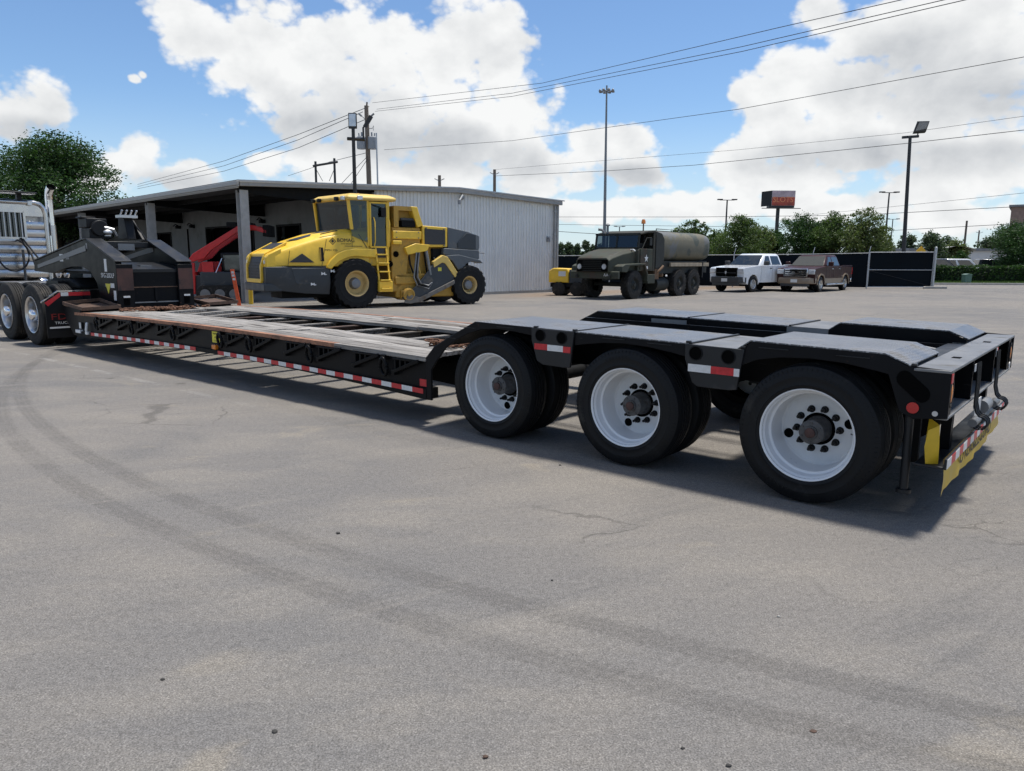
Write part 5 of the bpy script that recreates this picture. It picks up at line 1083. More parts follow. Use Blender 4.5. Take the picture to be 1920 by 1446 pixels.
q = MB(); q.prism([(-3.40,1.74),(-3.40,1.96),(-4.88,1.90),(-4.88,1.60),(-4.6,1.52),(-4.2,1.66)], Y0+.05, Y1-.05); q.build('rear_deck', M['anthracite_lit'], sb, bevel=.02)
fend = [(-3.45,1.70),(-3.75,1.52),(-3.98,1.22),(-4.05,1.10),(-4.16,1.20),(-4.3,1.42),(-4.55,1.52),(-4.9,1.48),(-5.02,1.44),(-4.9,1.56),(-4.4,1.66),(-4.0,1.74)]
for (a, b) in ((Y0+.08,Y0-.45),(Y1-.08,Y1+.45)): q = MB(); q.prism(fend, a, b); q.build('rear_fender', M['anthracite_lit'], sb, bevel=.015)
q = MB(); q.box(-4.2,-4.6,-.4,-MWD+.4,1.2,1.5); q.tube([(-4.1,-.5,1.1),(-4.25,-.3,1.42)],.03,6); q.tube([(-4.4,-.4,1.45),(-4.55,-.2,1.60)],.03,6); q.build('rear_frame', M['dark_frame'], sb)
q = MB(); q.tube([(-4.85,Y0,1.82),(-5.12,Y0,1.80)],.02,6); q.build('tail_rod', M['steel_grey'], sb)
# rotor hood, arms and hoses between the axles
q = MB(); q.prism([(-1.75,.28),(-2.0,.18),(-2.35,.20),(-3.95,.88),(-3.86,1.02),(-3.45,1.60),(-3.30,1.62),(-3.0,1.46),(-2.35,.72)], Y0+.10, Y0+.02); q.build('rotor_side_plate', M['anthracite'], sb, bevel=.01)
q = MB(); q.prism([(-2.98,1.30),(-2.95,1.50),(-3.32,1.72),(-3.52,1.66),(-4.05,.96),(-3.98,.86),(-3.86,.90),(-3.42,1.44),(-3.30,1.47)], Y0+.13, Y0-.05); q.build('rotor_arm', M['yellow_pale'], sb, bevel=.015)
q = MB(); q.prism([(-1.80,.13),(-2.05,.10),(-2.45,.16),(-4.05,.84),(-4.10,.94),(-3.98,.96),(-2.40,.30),(-1.95,.42)], Y0+.145, Y0+.101); q.build('wear_skid', M['blade'], sb, bevel=.01)
q = MB(); q.lathe([(.22,-.1),(.22,.07),(.17,.09),(.15,.06),(.06,.06),(.05,.09),(.0,.09)],(-2.0,Y0+.06,.40),'y',24); q.build('rotor_hub', M['yellow_dirty'], sb, smooth=40)
q = MB(); q.box(-1.6,-3.9,Y0-.05,Y1+.05,.30,1.1); q.build('rotor_hood', M['yellow_dirty'], sb, bevel=.05)
q = MB(); q.lathe([(.48,Y0-.1),(.48,Y1+.1)],(-2.7,0,.62),'y',24); q.build('rotor_drum', M['dark_frame'], sb)
MB().box(-2.05,-3.55,Y0-.22,Y1+.2,.95,2.05).build('rotor_frame', M['yellow_dirty'], sb, bevel=.04)
for j in range(4): MB().tube([(-2.15-.3*j,Y0-.18,1.9),(-2.2-.3*j,Y0-.14,1.4),(-2.35-.25*j,Y0-.12,1.0)],.03,7).build('hydraulic_hose', M[('black_plastic','yellow_pale','dark_frame','black_plastic')[j]], sb, smooth=60)
MB().box(-3.05,-3.5,Y0-.1,Y0-.25,1.3,1.95).build('valve_block', M['dark_frame'], sb, bevel=.02)
q = MB(); q.prism([(-1.9,1.95),(-2.0,1.72),(-2.75,1.86),(-2.85,2.06),(-2.3,2.10)], Y0+.08, Y0-.2); q.build('lift_bracket', M['yellow'], sb, bevel=.015)
q = MB(); q.tube([(-2.72,Y0+.04,1.86),(-2.86,Y0+.06,1.05)],[.055,.055],10); q.tube([(-2.86,Y0+.06,1.1),(-2.9,Y0+.07,.86)],.03,8); q.build('lift_cylinder', M['steel_grey'], sb, smooth=50)
for j in range(3):
    q = MB(); q.tube([(-2.42+.05*j,Y0+.1,1.80),(-2.34+.05*j,Y0+.12,1.30),(-2.32+.07*j,Y0+.14,.98),(-2.45+.07*j,Y0+.14,.76-.03*j),(-2.75,Y0+.13,.70-.05*j),(-2.90,Y0+.11,.80)],.028,7); q.build('hydraulic_hose', M['steel_grey'] if j != 1 else M['black_plastic'], sb, smooth=60)
q = MB(); q.box(-1.55,-2.35,Y0+.02,Y0-.3,.75,1.0); q.build('belly_guard', M['yellow_dirty'], sb, bevel=.03)
q = MB(); q.box(-1.75,-2.3,Y0+.03,Y0-.4,.22,.56); q.build('rotor_guard', M['yellow_dirty'], sb, bevel=.05)
q = MB(); q.box(-3.14,-3.28,Y0+.101,Y0+.104,1.18,1.30); q.build('decal', M['yellow_sign'], sb)
# panel gaps, rails, wipers, bolts
for (a, b) in (((2.25,Y0+.004,1.352),(.72,Y0+.024,1.352)),((.98,Y0+.004,1.36),(.80,Y0+.004,2.18)),((-.05,Y0+.004,1.95),(-.05,Y0+.004,2.36)),((2.05,Y0-.01,1.36),(1.98,Y0-.005,1.82))):
    MB().bar(a,b,.010,.012,(0,1,0)).build('panel_gap', M['ink'], sb)
for x in (-.78,-1.30): MB().tube([(x,CY0+.07,1.95),(x,CY0+.16,2.15),(x,CY0+.16,2.75),(x,CY0+.07,2.9)],.016,7).build('hand_rail', M['yellow'], sb, smooth=60)
MB().tube([(.02,-1.0,2.54),(.10,-1.35,2.95)],.012,6).build('wiper', M['ink'], sb)
q = MB(); q.lathe([(.07,3.62),(.07,3.70),(.045,3.78),(.0,3.79)],(-1.1,-1.9,0),'z',14); q.build('beacon', M['amber_lens'], sb, smooth=40)
for (x, z_) in ((-2.75,2.62),(-3.45,2.60),(-2.75,2.05),(-3.45,2.05),(-1.62,2.46),(-2.44,2.46),(-1.62,2.28),(-2.44,2.28),(-3.05,1.62),(-3.6,1.42),(-3.9,1.0)):
    hexnut(MB(),(x,Y0+.0,z_),.022,-.02,.05 if z_ < 2.2 and x > -3.0 else .045).build('bolt', M['steel_grey'], sb)
q = MB(); q.box(.2,-.4,Y0+.001,Y0+.006,1.97,1.985); q.build('pin_stripe', M['ink'], sb)
# lettering and emblem
text('BOMAG', .16, M['ink'], sb, (.16,Y0+.008,2.15), (PI/2,0,PI), ext=.002, sx=1.05)
text('FAYAT GROUP', .05, M['ink'], sb, (.16,Y0+.008,2.045), (PI/2,0,PI), ext=.002)
text('MPH 125', .085, M['ink'], sb, (.66,Y0+.008,1.84), (PI/2,0,PI), ext=.002, sx=1.3)
em = MB(); 
for r0, r1 in ((.115,.085),(.055,.0)):
    o4 = [(.60+r0,2.12),(.60,2.12+r0),(.60-r0,2.12),(.60,2.12-r0)]
    if r1: 
        i4 = [(.60+r1,2.12),(.60,2.12+r1),(.60-r1,2.12),(.60,2.12-r1)]
        for j in range(4): k = (j+1)%4; em.prism([o4[j],o4[k],i4[k],i4[j]], Y0+.002, Y0+.006)
    else: em.prism(o4, Y0+.002, Y0+.006)
em.build('emblem', M['ink'], sb)
q = MB(); q.prism([(-.50,2.18),(-.62,2.18),(-.56,2.28)], Y0+.0, Y0+.024); q.build('decal', M['white_paint'], sb)
# ================================================================ military tanker truck
ml = thing('military_truck', 'olive camouflage six wheel military tanker truck with white star on its door', 'truck', (5.05,30.79,0), R(-130.5))
MW = 2.30
def mil_wheel(parent, x, y, flip):
    wh = empty('wheel', parent, (x,y,.58), PI if flip else 0)
    t_ = MB(); tyre(t_, .60, .36, .28, (0,-.18,0), 'lug', 36, 26, .022); t_.build('tyre', M['rubber_dusty'], wh, smooth=32)
    r_ = MB(); r_.lathe([(.28,-.03),(.27,-.02),(.25,-.05),(.235,-.09),(.18,-.10),(.14,-.06),(.10,-.04),(.085,-.0),(.0,.0)],(0,0,0),'y',24); r_.build('rim', M['olive_dark'], wh, smooth=35)
    for k in range(6):
        a = 2*PI*k/6; q = MB(); q.cyl((.185*math.cos(a),0,.185*math.sin(a)),.022,-.10,-.075,'y',6); q.build('lug_nut', M['olive'], wh)
    return wh
a_ = mil_wheel(ml, 0.0, 0, False)
for x in (-3.85,-5.22): copy_tree(a_, ml, (x,0,.58)).rotation_euler = (0,.4*x,0)
for x in (0.0,-3.85,-5.22): copy_tree(a_, ml, (x,-MW,.58)).rotation_euler = (0,.3,PI); MB().tube([(x,-.3,.58),(x,-MW+.3,.58)],.09,10).build('axle', M['olive_dark'], ml)
for y in (-.72,-1.58): MB().box(1.3,-6.2,y-.05,y+.05,.78,1.02).build('frame_rail', M['olive_dark'], ml)
# bumper, grille, hood
q = MB(); q.prism([(1.36,.84),(1.36,1.12),(1.30,1.14),(1.22,1.14),(1.22,.84)], .02,-MW-.02); q.build('bumper', M['olive'], ml, bevel=.015)
for y in (-.35,-1.95): q = MB(); q.box(1.36,1.44,y-.05,y+.05,.86,1.0); q.build('tow_shackle', M['olive_dark'], ml, bevel=.01)
q = MB(); q.prism([(-.9,.0)],0,1) if False else None
hood = []
for (x, z0, z1, hw) in ((1.46,1.10,1.66,.80),(1.30,1.10,1.76,.84),(.6,1.12,1.93,.90),(-.25,1.14,2.06,.98)):
    yc = -MW/2; hood.append([(x,yc+hw,z0),(x,yc+hw,z1-.12),(x,yc+hw-.14,z1),(x,yc-hw+.14,z1),(x,yc-hw,z1-.12),(x,yc-hw,z0)])
q = MB(); q.loft(hood); q.build('hood', M['olive'], ml, bevel=.02, smooth=35)
yc = -MW/2
q = MB(); q.box(1.46,1.475,yc-.74,yc+.74,1.12,1.60); q.build('grille', M['void'], ml)
for j in range(6): z_ = 1.15+.075*j; MB().box(1.475,1.50,yc-.46,yc+.46,z_,z_+.022).build('grille_bar', M['olive_dark'], ml)
for s_ in (-1,1):
    q = MB(); q.cyl((1.475,yc+s_*.60,1.32),.105,0,.05,'x',18); q.build('headlamp', M['lens'], ml, smooth=40); q = MB(); q.lathe([(.11,.0),(.125,.04),(.11,.06)],(1.475,yc+s_*.60,1.32),'x',18); q.build('lamp_ring', M['olive_dark'], ml)
# fenders
fd = [(1.20,1.12),(1.15,1.34),(.95,1.42),(-.30,1.46),(-.62,1.46),(-.86,1.0),(-.86,.72),(-.78,.72),(-.78,.98),(-.56,1.38),(.60,1.36),(.80,1.10)]
for a, b in ((.10,-.36),(-MW-.10,-MW+.36)): q = MB(); q.prism(fd, a, b); q.build('fender', M['olive'], ml, bevel=.02)
q = MB(); q.box(.9,-.75,-.36,-.40,1.0,1.4); q.build('inner_fender', M['void'], ml)
q = MB(); q.box(-.86,-1.45,.08,-.45,.62,1.0); q.build('step_box', M['olive'], ml, bevel=.015)
# cab
q = MB(); q.prism([(-.22,1.14),(-.22,1.98),(-.30,2.06),(-1.52,2.06),(-1.52,1.14)], -.04,-MW+.04); q.build('cab_tub', M['olive'], ml, bevel=.02)
q = MB(); q.box(-.36,-1.30,-.002,-.045,1.20,2.05); dr = q.build('door', M['olive'], ml, bevel=.01)
q = MB(); star = [(-.82+.165*(1 if j % 2 == 0 else .40)*math.sin(2*PI*j/10), 1.66+.165*(1 if j % 2 == 0 else .40)*math.cos(2*PI*j/10)) for j in range(10)]; q.prism(star, .0005, .004); q.build('star', M['white_paint'], dr)
MB().box(-.68,-.96,.0005,.004,1.22,1.34).build('door_plate', M['white_refl'], dr)
# windscreen frame and canvas top
wsx = lambda z_: -.26-.16*(z_-2.06)
q = MB()
for (za, zb_, ya, yb_) in ((2.06,2.12,-.06,-MW+.06),(2.60,2.70,-.06,-MW+.06),(2.06,2.70,-.06,-.14),(2.06,2.70,-MW+.06,-MW+.14),(2.06,2.70,yc-.04,yc+.04)):
    q.loft([[(wsx(za),ya,za),(wsx(za)-.05,ya,za),(wsx(za)-.05,yb_,za),(wsx(za),yb_,za)],[(wsx(zb_),ya,zb_),(wsx(zb_)-.05,ya,zb_),(wsx(zb_)-.05,yb_,zb_),(wsx(zb_),yb_,zb_)]])
q.build('windscreen_frame', M['olive_dark'], ml)
for y0, y1 in ((-.14,yc+.04),(yc-.04,-MW+.14)):
    q = MB(); q.add([(wsx(2.12)-.02,y0,2.12),(wsx(2.60)-.02,y0,2.60),(wsx(2.60)-.02,y1,2.60),(wsx(2.12)-.02,y1,2.12)],[(0,1,2,3)]); q.build('windscreen', M['car_glass'], ml)
q = MB(); q.prism([(wsx(2.70)-.0,2.68),(-.9,2.78),(-1.58,2.84),(-1.58,2.74),(-.9,2.70),(wsx(2.70),2.62)], -.02,-MW+.02); q.build('canvas_top', M['canvas'], ml, bevel=.02)
q = MB(); q.box(-1.42,-1.60,-.03,-.07,1.14,2.78); q.box(-1.56,-1.60,-.03,-MW+.03,1.14,2.78); q.box(-1.42,-1.60,-MW+.03,-MW+.07,1.14,2.78); q.build('canvas_curtain', M['canvas'], ml)
q = MB(); q.tube([(-.36,.06,2.06),(-.72,.05,2.5),(-1.1,.05,2.52)],.018,6); q.box(-.98,-1.16,.02,.06,2.2,2.5); q.build('mirror', M['olive_dark'], ml)
q = MB(); q.box(-.75,-1.2,-.35,-.85,1.8,2.3); q.box(-1.15,-1.25,-.35,-.85,2.2,2.6); q.tube([(-.55,-.6+.2*math.cos(a),2.12+.18*math.sin(a)) for a in [2*PI*j/14 for j in range(14)]],.015,6,closed=True); q.build('seat', M['black_plastic'], ml)
q = MB(); q.tube([(.05,-.02,1.96),(-.02,-.16,2.02),(-.15,-.5,2.0)],.025,6); q.build('hood_grab', M['white_paint'], ml)
q = MB(); q.tube([(-.5,-1.75,2.0),(-.5,-1.75,3.02)],.05,10); q.lathe([(.10,3.02),(.10,3.07),(.03,3.12),(.0,3.12)],(-.5,-1.75,0),'z',12); q.tube([(-.5,-1.95,2.0),(-.5,-1.95,2.78),(-.45,-2.02,2.86),(-.35,-2.12,2.88)],.06,10); q.build('exhaust_pipe', M['steel_grey'], ml, smooth=45)
q = MB(); q.tube([(-1.5,-.6,2.8),(-1.5,-.6,3.12)],.03,8); q.build('beacon_post', M['tan_rust'], ml); q = MB(); q.lathe([(.09,0),(.09,.10),(.06,.18),(.0,.19)],(-1.5,-.6,3.12),'z',14); q.build('beacon', M['amber_lens'], ml, smooth=40)
# side canvas box behind the cab, tank body
q = MB(); q.prism([(-1.62,1.22),(-1.62,2.80),(-2.10,2.72),(-2.32,2.5),(-2.36,1.62),(-2.05,1.30)], -.01,-.05); q.build('side_curtain', M['olive_dark'], ml, bevel=.02)
tank = []
for (x, sc) in ((-1.72,.86),(-1.80,.97),(-2.0,1.0),(-6.5,1.0),(-6.75,.97),(-6.85,.86)):
    row = []
    for j in range(32):
        a = 2*PI*j/32; cx_, sx2 = math.cos(a), math.sin(a); p_ = 3.4
        row.append((x, yc+1.12*sc*math.copysign(abs(cx_)**(2/p_),cx_), 2.20+.66*sc*math.copysign(abs(sx2)**(2/p_),sx2)))
    tank.append(row)
q = MB(); q.loft(tank); q.build('tank', M['tank'], ml, smooth=50)
q = MB(); q.box(-3.0,-5.4,yc-.25,yc+.25,2.84,2.90); q.tube([(-3.0,yc+.32,2.86),(-3.0,yc+.32,2.96),(-5.5,yc+.32,2.96),(-5.5,yc+.32,2.86)],.022,6); q.build('tank_walkway', M['olive'], ml)
q = MB(); q.box(-3.0,-6.7,-.03,-.12,1.32,1.48); q.build('side_board', M['wood_tan'], ml, bevel=.01)
q = MB(); q.box(-1.75,-6.8,-.20,-MW+.2,1.02,1.56); q.build('subframe', M['olive_dark'], ml)
q = MB(); q.tube([(-1.75,-.1,1.05),(-2.0,.0,1.18),(-2.25,.0,1.34)],.06,8); q.box(-1.65,-2.0,-.05,-.45,.78,1.22); q.cyl((-2.2,-.1,.95),.07,-.1,.12,'y',10); q.build('pump', M['tan_rust'], ml, bevel=.01)
q = MB(); q.ell((-2.52,.02,.92),.06,.05,.05); q.build('valve', M['white_paint'], ml)
q = MB(); q.cyl((-2.6,-.45,.55),.30,-.5,.5,'x',18); q.build('fuel_tank', M['olive_dark'], ml, smooth=40)
q = MB(); q.prism([(-6.0,.8),(-6.0,1.5),(-6.1,1.5),(-6.1,.8)],-.02,-.5); q.build('mud_flap', M['black_plastic'], ml)
text('AA', .17, M['white_refl'], ml, (1.362,-.55,.99), (PI/2,0,PI/2), ext=.001)

# ================================================================ red loader under the canopy
ld = thing('red_loader', 'red compact loader with raised boom arms under the warehouse canopy', 'loader', (-10.55,27.3,0), R(8)); ld.scale = (.87,.87,.87)
q = MB(); q.box(-.75,1.35,-.75,.75,.35,1.25); q.build('body', M['anthracite'], ld, bevel=.04)
q = MB(); q.prism([(.15,1.2),(.05,2.02),(1.15,2.06),(1.45,1.2)],-.55,.55); q.build('cab', M['black_plastic'], ld, bevel=.04)
q = MB(); q.prism([(.22,1.3),(.16,1.92),(1.08,1.95),(1.28,1.3)],-.565,-.552); q.build('cab_glass', M['glass_dark'], ld)
for y in (-.62,.62):
    q = MB(); q.prism([(-1.12,1.62),(-1.14,1.78),(-.98,1.98),(.92,3.16),(1.50,3.14),(1.95,2.95),(1.95,2.80),(1.45,2.96),(.98,2.98),(-.25,2.14),(-.55,1.80)], y-.08, y+.08); q.build('boom_arm', M['red_paint'], ld, bevel=.015)
    q = MB(); q.prism([(-.62,1.05),(-.66,1.66),(-.22,1.66),(-.18,1.10),(.20,.95),(.28,.86),(-.05,.62),(-.45,.80)], y-.10 if y < 0 else y-.06, y+.06 if y < 0 else y+.10); q.build('boom_tower', M['red_paint'], ld, bevel=.015)
    q = MB(); q.tube([(-.16,y-.10 if y < 0 else y+.10,1.12),(.16,y-.10 if y < 0 else y+.10,1.80)],.028,8); q.build('lift_rod', M['chrome'], ld)
    q = MB(); q.prism([(-1.18,.35),(-1.22,1.15),(-1.05,1.62),(-.95,1.62),(-.98,.35)], y-.05, y+.05); q.build('rear_post', M['red_paint'], ld, bevel=.01)
    # track: rounded belt with rollers
    bt = []
    for j in range(24):
        a = 2*PI*j/24; cx_ = .62 if math.cos(a) > 0 else -.52; bt.append((cx_+.36*math.cos(a), .37+.36*math.sin(a)))
    q = MB(); q.prism(bt, y*1.35-.16, y*1.35+.16); q.build('track', M['rubber_dusty'], ld, bevel=.02)
    for xx in (-.52,.05,.62): q = MB(); q.cyl((xx,y*1.35,.36),.20,-.175,.175,'y',20); q.build('roller', M['steel_grey'], ld, smooth=40)
q = MB(); q.box(-1.14,-.98,-.62,.62,1.10,1.24); q.box(-1.0,-.86,-.6,.6,1.80,1.90); q.build('cross_tube', M['red_paint'], ld)
q = MB(); q.box(1.80,2.05,-.7,.7,2.70,3.16); q.build('quick_coupler', M['dark_frame'], ld, bevel=.02)
q = MB(); q.box(.35,1.3,-.55,.55,3.04,3.26); q.build('hose_bundle', M['dark_frame'], ld, bevel=.03)
q = MB(); q.box(-1.10,-.62,-.55,.55,.38,1.10); q.build('engine_door', M['anthracite'], ld, bevel=.02)
q = MB(); q.tube([(-.9,-.60,1.95),(-.2,-.58,2.36),(.8,-.56,3.08)],.03,6); q.build('hydraulic_hose', M['black_plastic'], ld)
text('MX', .17, M['white_paint'], ld, (-.18,-.725,1.02), (PI/2,0,0), ext=.001); text('T2', .14, M['white_paint'], ld, (-.10,-.725,.87), (PI/2,0,0), ext=.001)

# ================================================================ small yellow roller beside the warehouse corner
ro = thing('trench_roller', 'small yellow and grey trench roller beside the warehouse corner', 'roller', (at(1070,552,33.6).x,33.6,0), R(-22))
for x in (-.42,.42):
    q = MB(); q.lathe([(.0,-.52),(.27,-.52),(.30,-.50),(.30,.50),(.27,.52),(.0,.52)],(x,0,.30),'y',24); q.build('drum', M['rubber_dusty'], ro, smooth=40)
    for k in range(10):
        a = 2*PI*k/10; q = MB(); q.bar((x+.31*math.cos(a),-.48,.30+.31*math.sin(a)),(x+.31*math.cos(a),.48,.30+.31*math.sin(a)),.06,.03); q.build('pad', M['dark_frame'], ro)
q = MB(); q.prism([(-.92,.58),(-.92,1.08),(-.72,1.22),(-.05,1.20),(.02,1.05),(.02,.58)],-.42,.42); q.build('hood', M['yellow'], ro, bevel=.04)
q = MB(); q.prism([(.03,.55),(.03,1.16),(.80,1.18),(.92,1.05),(.92,.55)],-.40,.40); q.build('front_body', M['anthracite'], ro, bevel=.04)
MB().box(-.93,-.85,-.30,.30,.62,1.0).build('rear_grille', M['rust_dark'], ro); MB().box(-.45,-.12,-.426,-.421,.86,1.08).build('sticker', M['white_refl'], ro)
MB().box(-.85,.9,-.36,.36,.38,.56).build('chassis', M['dark_frame'], ro)

# ================================================================ road vehicles
def car_wheel(parent, x, y, flip, Rr=.40, w=.26, rimm='alu'):
    wh = empty('wheel', parent, (x,y,Rr), PI if flip else 0)
    t_ = MB(); tyre(t_, Rr, w, Rr*.62, (0,-w/2,0), 'plain', 28); t_.build('tyre', M['rubber'], wh, smooth=40)
    r_ = MB(); r_.lathe([(Rr*.62,-.02),(Rr*.60,-.005),(Rr*.56,-.02),(Rr*.52,-.07)],(0,0,0),'y',28); r_.lathe([(Rr*.53,-.075),(Rr*.2,-.03),(.0,-.025)],(0,0,0),'y',28); r_.build('rim', M[rimm], wh, smooth=30)
    for k in range(6):
        a = 2*PI*k/6; q = MB(); q.bar((.05*math.cos(a),-.022,.05*math.sin(a)),(Rr*.55*math.cos(a),-.012,Rr*.55*math.sin(a)),.05,.02,(0,1,0)); q.build('spoke', M[rimm], wh)
    return wh
def arch(cx_, r, z0, n=7): return [(cx_+r*math.cos(PI*j/n), z0+r*math.sin(PI*j/n)) for j in range(n+1)]
def pickup(name, label, loc, rz, p):
    v = thing(name, label, 'pickup truck', loc, rz, 'pickups parked before the screened fence')
    L0, L1, HW = p['x0'], p['x1'], p['hw']       # nose x, tail x, half width; axle front at x=0, rear at -wb
    wb = p['wb']; Rr = p['R']; zs = p['sill']; zb_ = p['belt']; cw0, cw1 = p['cab']
    # lower body side profile with wheel arches
    prof = [(L0-.10,zs+.05),(L0-.04,p['hoodz']-.22),(L0-.12,p['hoodz']-.06),(cw0+.05,p['hoodz']+.06),(cw0,zb_),(cw1,zb_),(cw1-.02,zb_-.02),(L1+.02,zb_-.04),(L1,zs+.25)]
    ra = Rr+.10; prof += [(-wb-ra-.02,zs+.10)]+[(x_,z_) for x_, z_ in reversed(arch(-wb,ra,Rr-.02))]+[(-wb+ra+.05,zs),(-ra-.05,zs)]+[(x_,z_) for x_, z_ in reversed(arch(0,ra,Rr-.02))]
    q = MB(); hw = HW
    q.loft([[(x_,-hw,z_) for x_, z_ in prof],[(x_,-hw+.06 if False else -hw,z_) for x_, z_ in prof],[(x_,hw,z_) for x_, z_ in prof]]) if False else q.prism(prof, -hw, hw)
    q.build('body', M[p['paint']], v, bevel=.085)
    MB().box(-.62,.62,-hw+.03,hw-.03,.35,.9).build('wheel_well', M['void'], v) if False else None
    # greenhouse
    zr = p['roof']; b0, b1 = cw0+.02, cw1+.02; r0, r1 = cw0-.72, cw1+.22; wi = hw-.06; wr = hw-.26
    q = MB(); q.loft([[(b0,-wi,zb_-.03),(b0,wi,zb_-.03),(b1,wi,zb_-.03),(b1,-wi,zb_-.03)],[(r0,-wr,zr-.05),(r0,wr,zr-.05),(r1,wr,zr-.05),(r1,-wr,zr-.05)],[(r0-.15,-wr+.1,zr),(r0-.15,wr-.1,zr),(r1+.12,wr-.1,zr),(r1+.12,-wr+.1,zr)]]); q.build('cab', M[p['paint']], v, bevel=.09)
    def lerp(a, b, f_): return a+(b-a)*f_
    # windscreen and side glass, 6 mm proud of the shell
    f0, f1 = .06,.93; pts = []
    for f_, s_ in ((f0,-1),(f0,1),(f1,1),(f1,-1)): pts.append((lerp(b0,r0,f_)+.012, s_*lerp(wi,wr,f_)*.92, lerp(zb_-.03,zr-.05,f_)+.012))
    q = MB(); q.add(pts,[(0,1,2,3)]); q.build('windscreen', M['glass_dark'], v)
    for s_ in (-1,1):
        for (xa, xb, xc, xd) in p['glass']:
            pts = []
            for x_, f_ in ((xa,.10),(xb,.10),(xc,.88),(xd,.88)): pts.append((x_, s_*(lerp(wi,wr,f_)+.008), lerp(zb_-.03,zr-.05,f_)))
            q = MB(); q.add(pts,[(0,1,2,3)]); q.build('side_window', M['glass_dark'], v)
        for xd in p['doors']:
            MB().box(xd-.006,xd+.006,s_*hw-.003,s_*hw+.002,zs+.08,zb_-.04).build('door_seam', M['void'], v)
        for xh in p['handles']: MB().box(xh-.09,xh+.09,s_*hw,s_*hw+.03,zb_-.17,zb_-.13).build('door_handle', M[p['handle_mat']], v, bevel=.008)
        q = MB(); q.box(b0-.42,b0-.26,s_*(hw+.02),s_*(hw+.28),zb_+.0,zb_+.22); q.build('mirror', M[p['mirror']], v, bevel=.04)
        # headlamps, arches, rocker
        q = MB(); q.box(L0-.16,L0-.015,s_*(hw-.36),s_*(hw-.005),p['hoodz']-.34,p['hoodz']-.10); q.build('headlamp', M['lens'], v, bevel=.03)
        if p.get('two_tone'):
            q = MB(); q.box(-ra-.06 if False else -.52,-wb+.52,s_*hw-.004,s_*hw+.006,zs+.0,zs+.26); q.build('rocker_panel', M['paint_beige_car'], v)
            for ax_ in (0,-wb):
                q = MB(); ao = arch(ax_,ra+.08,Rr-.02,9); ai = arch(ax_,ra-.0,Rr-.02,9); q.prism(ao+ai[::-1], s_*hw-.01, s_*hw+.035); q.build('wheel_arch', M['paint_beige_car'], v)
            q = MB(); q.tube([(-.6,s_*(hw+.07),zs-.06),(-wb+.6,s_*(hw+.07),zs-.06)],.05,8); q.build('running_board', M['alu'], v)
        MB().box(L1-.006,L1+.10,s_*(hw-.20),s_*(hw+.004),zb_-.45,zb_-.08).build('tail_lamp', M['red_lens'], v)
    # bed
    q = MB(); q.box(cw1-.12,L1+.10,-hw+.10,hw-.10,zb_-.02,zb_+.004); q.build('bed_opening', M['void'], v)
    for s_ in (-1,1): MB().box(cw1-.10,L1+.02,s_*(hw-.10),s_*(hw-.005),zb_+.0,zb_+.03).build('bed_rail', M[p['paint']], v, bevel=.01)
    # front
    q = MB(); q.box(L0-.10,L0+.015,-p['gw'],p['gw'],p['gz0'],p['gz1']); q.build('grille', M['void'] if not p.get('two_tone') else M['chrome'], v, bevel=.02)
    if p.get('two_tone'):
        for j in range(3):
            z_ = p['gz0']+.045+.11*j; MB().box(L0+.0,L0+.022,-p['gw']+.09,p['gw']-.09,z_,z_+.055).build('grille_slot', M['void'], v)
        for s_ in (-1,1): MB().box(L0+.0,L0+.024,s_*(p['gw']-.075),s_*(p['gw']-.02),p['gz0']+.03,p['gz1']-.03).build('grille_post', M['paint_dark_car'], v)
        MB().box(L0+.022,L0+.034,-.22,.22,p['gz0']+.13,p['gz0']+.25).build('grille_badge', M['chrome'], v)
    else:
        for s_ in (-1,1):
            q = MB(); q.bar((L0+.02,s_*.05,p['gz0']+.18),(L0+.02,s_*(p['gw']-.02),p['gz0']+.18),.03,.03); q.build('grille_bar', M['bumper_grey'], v)
        q = MB(); q.bar((L0+.02,0,p['gz0']+.02),(L0+.02,0,p['gz1']-.02),.03,.04); q.build('grille_bar', M['bumper_grey'], v)
        q = MB(); q.prism([(-.05,p['gz0']+.26),(.05,p['gz0']+.26),(.035,p['gz0']+.15),(0,p['gz0']+.12),(-.035,p['gz0']+.15)], L0+.03, L0+.045,'x'); q.build('grille_badge', M['lens'], v)
    q = MB(); q.loft([[(L0-.16,-hw-.01,zs+.0),(L0-.16,-hw-.01,zs+.28),(L0-.30,-hw-.01,zs+.28),(L0-.30,-hw-.01,zs)],[(L0+.10,-hw+.22,zs+.0),(L0+.10,-hw+.22,zs+.30),(L0-.2,-hw+.22,zs+.30),(L0-.2,-hw+.22,zs)],[(L0+.14,0,zs+.0),(L0+.14,0,zs+.30),(L0-.2,0,zs+.30),(L0-.2,0,zs)],[(L0+.10,hw-.22,zs+.0),(L0+.10,hw-.22,zs+.30),(L0-.2,hw-.22,zs+.30),(L0-.2,hw-.22,zs)],[(L0-.16,hw+.01,zs+.0),(L0-.16,hw+.01,zs+.28),(L0-.30,hw+.01,zs+.28),(L0-.30,hw+.01,zs)]])
    q.build('front_bumper', M[p['bumper']], v, bevel=.02)
    q = MB(); q.box(L0-.1,L0+.10,-hw+.25,hw-.25,zs-.14,zs+.02); q.build('air_dam', M['bumper_grey'], v, bevel=.02)
    MB().box(L0+.142,L0+.150,-.17,.17,zs+.06,zs+.22).build('licence_plate', M['white_refl'], v)
    MB().box(L1-.16,L1+.05,-hw+.03,hw-.03,zs+.02,zs+.24).build('rear_bumper', M[p['bumper'] if not p.get('two_tone') else 'chrome'], v, bevel=.03)
    q = MB(); q.box(.5,-wb-.6,-hw+.3,hw-.3,.30,.62); q.build('chassis', M['void'], v)
    a_ = car_wheel(v, 0, hw+.01, False, Rr, .27, p['rim'])
    copy_tree(a_, v, (-wb,hw+.01,Rr)); 
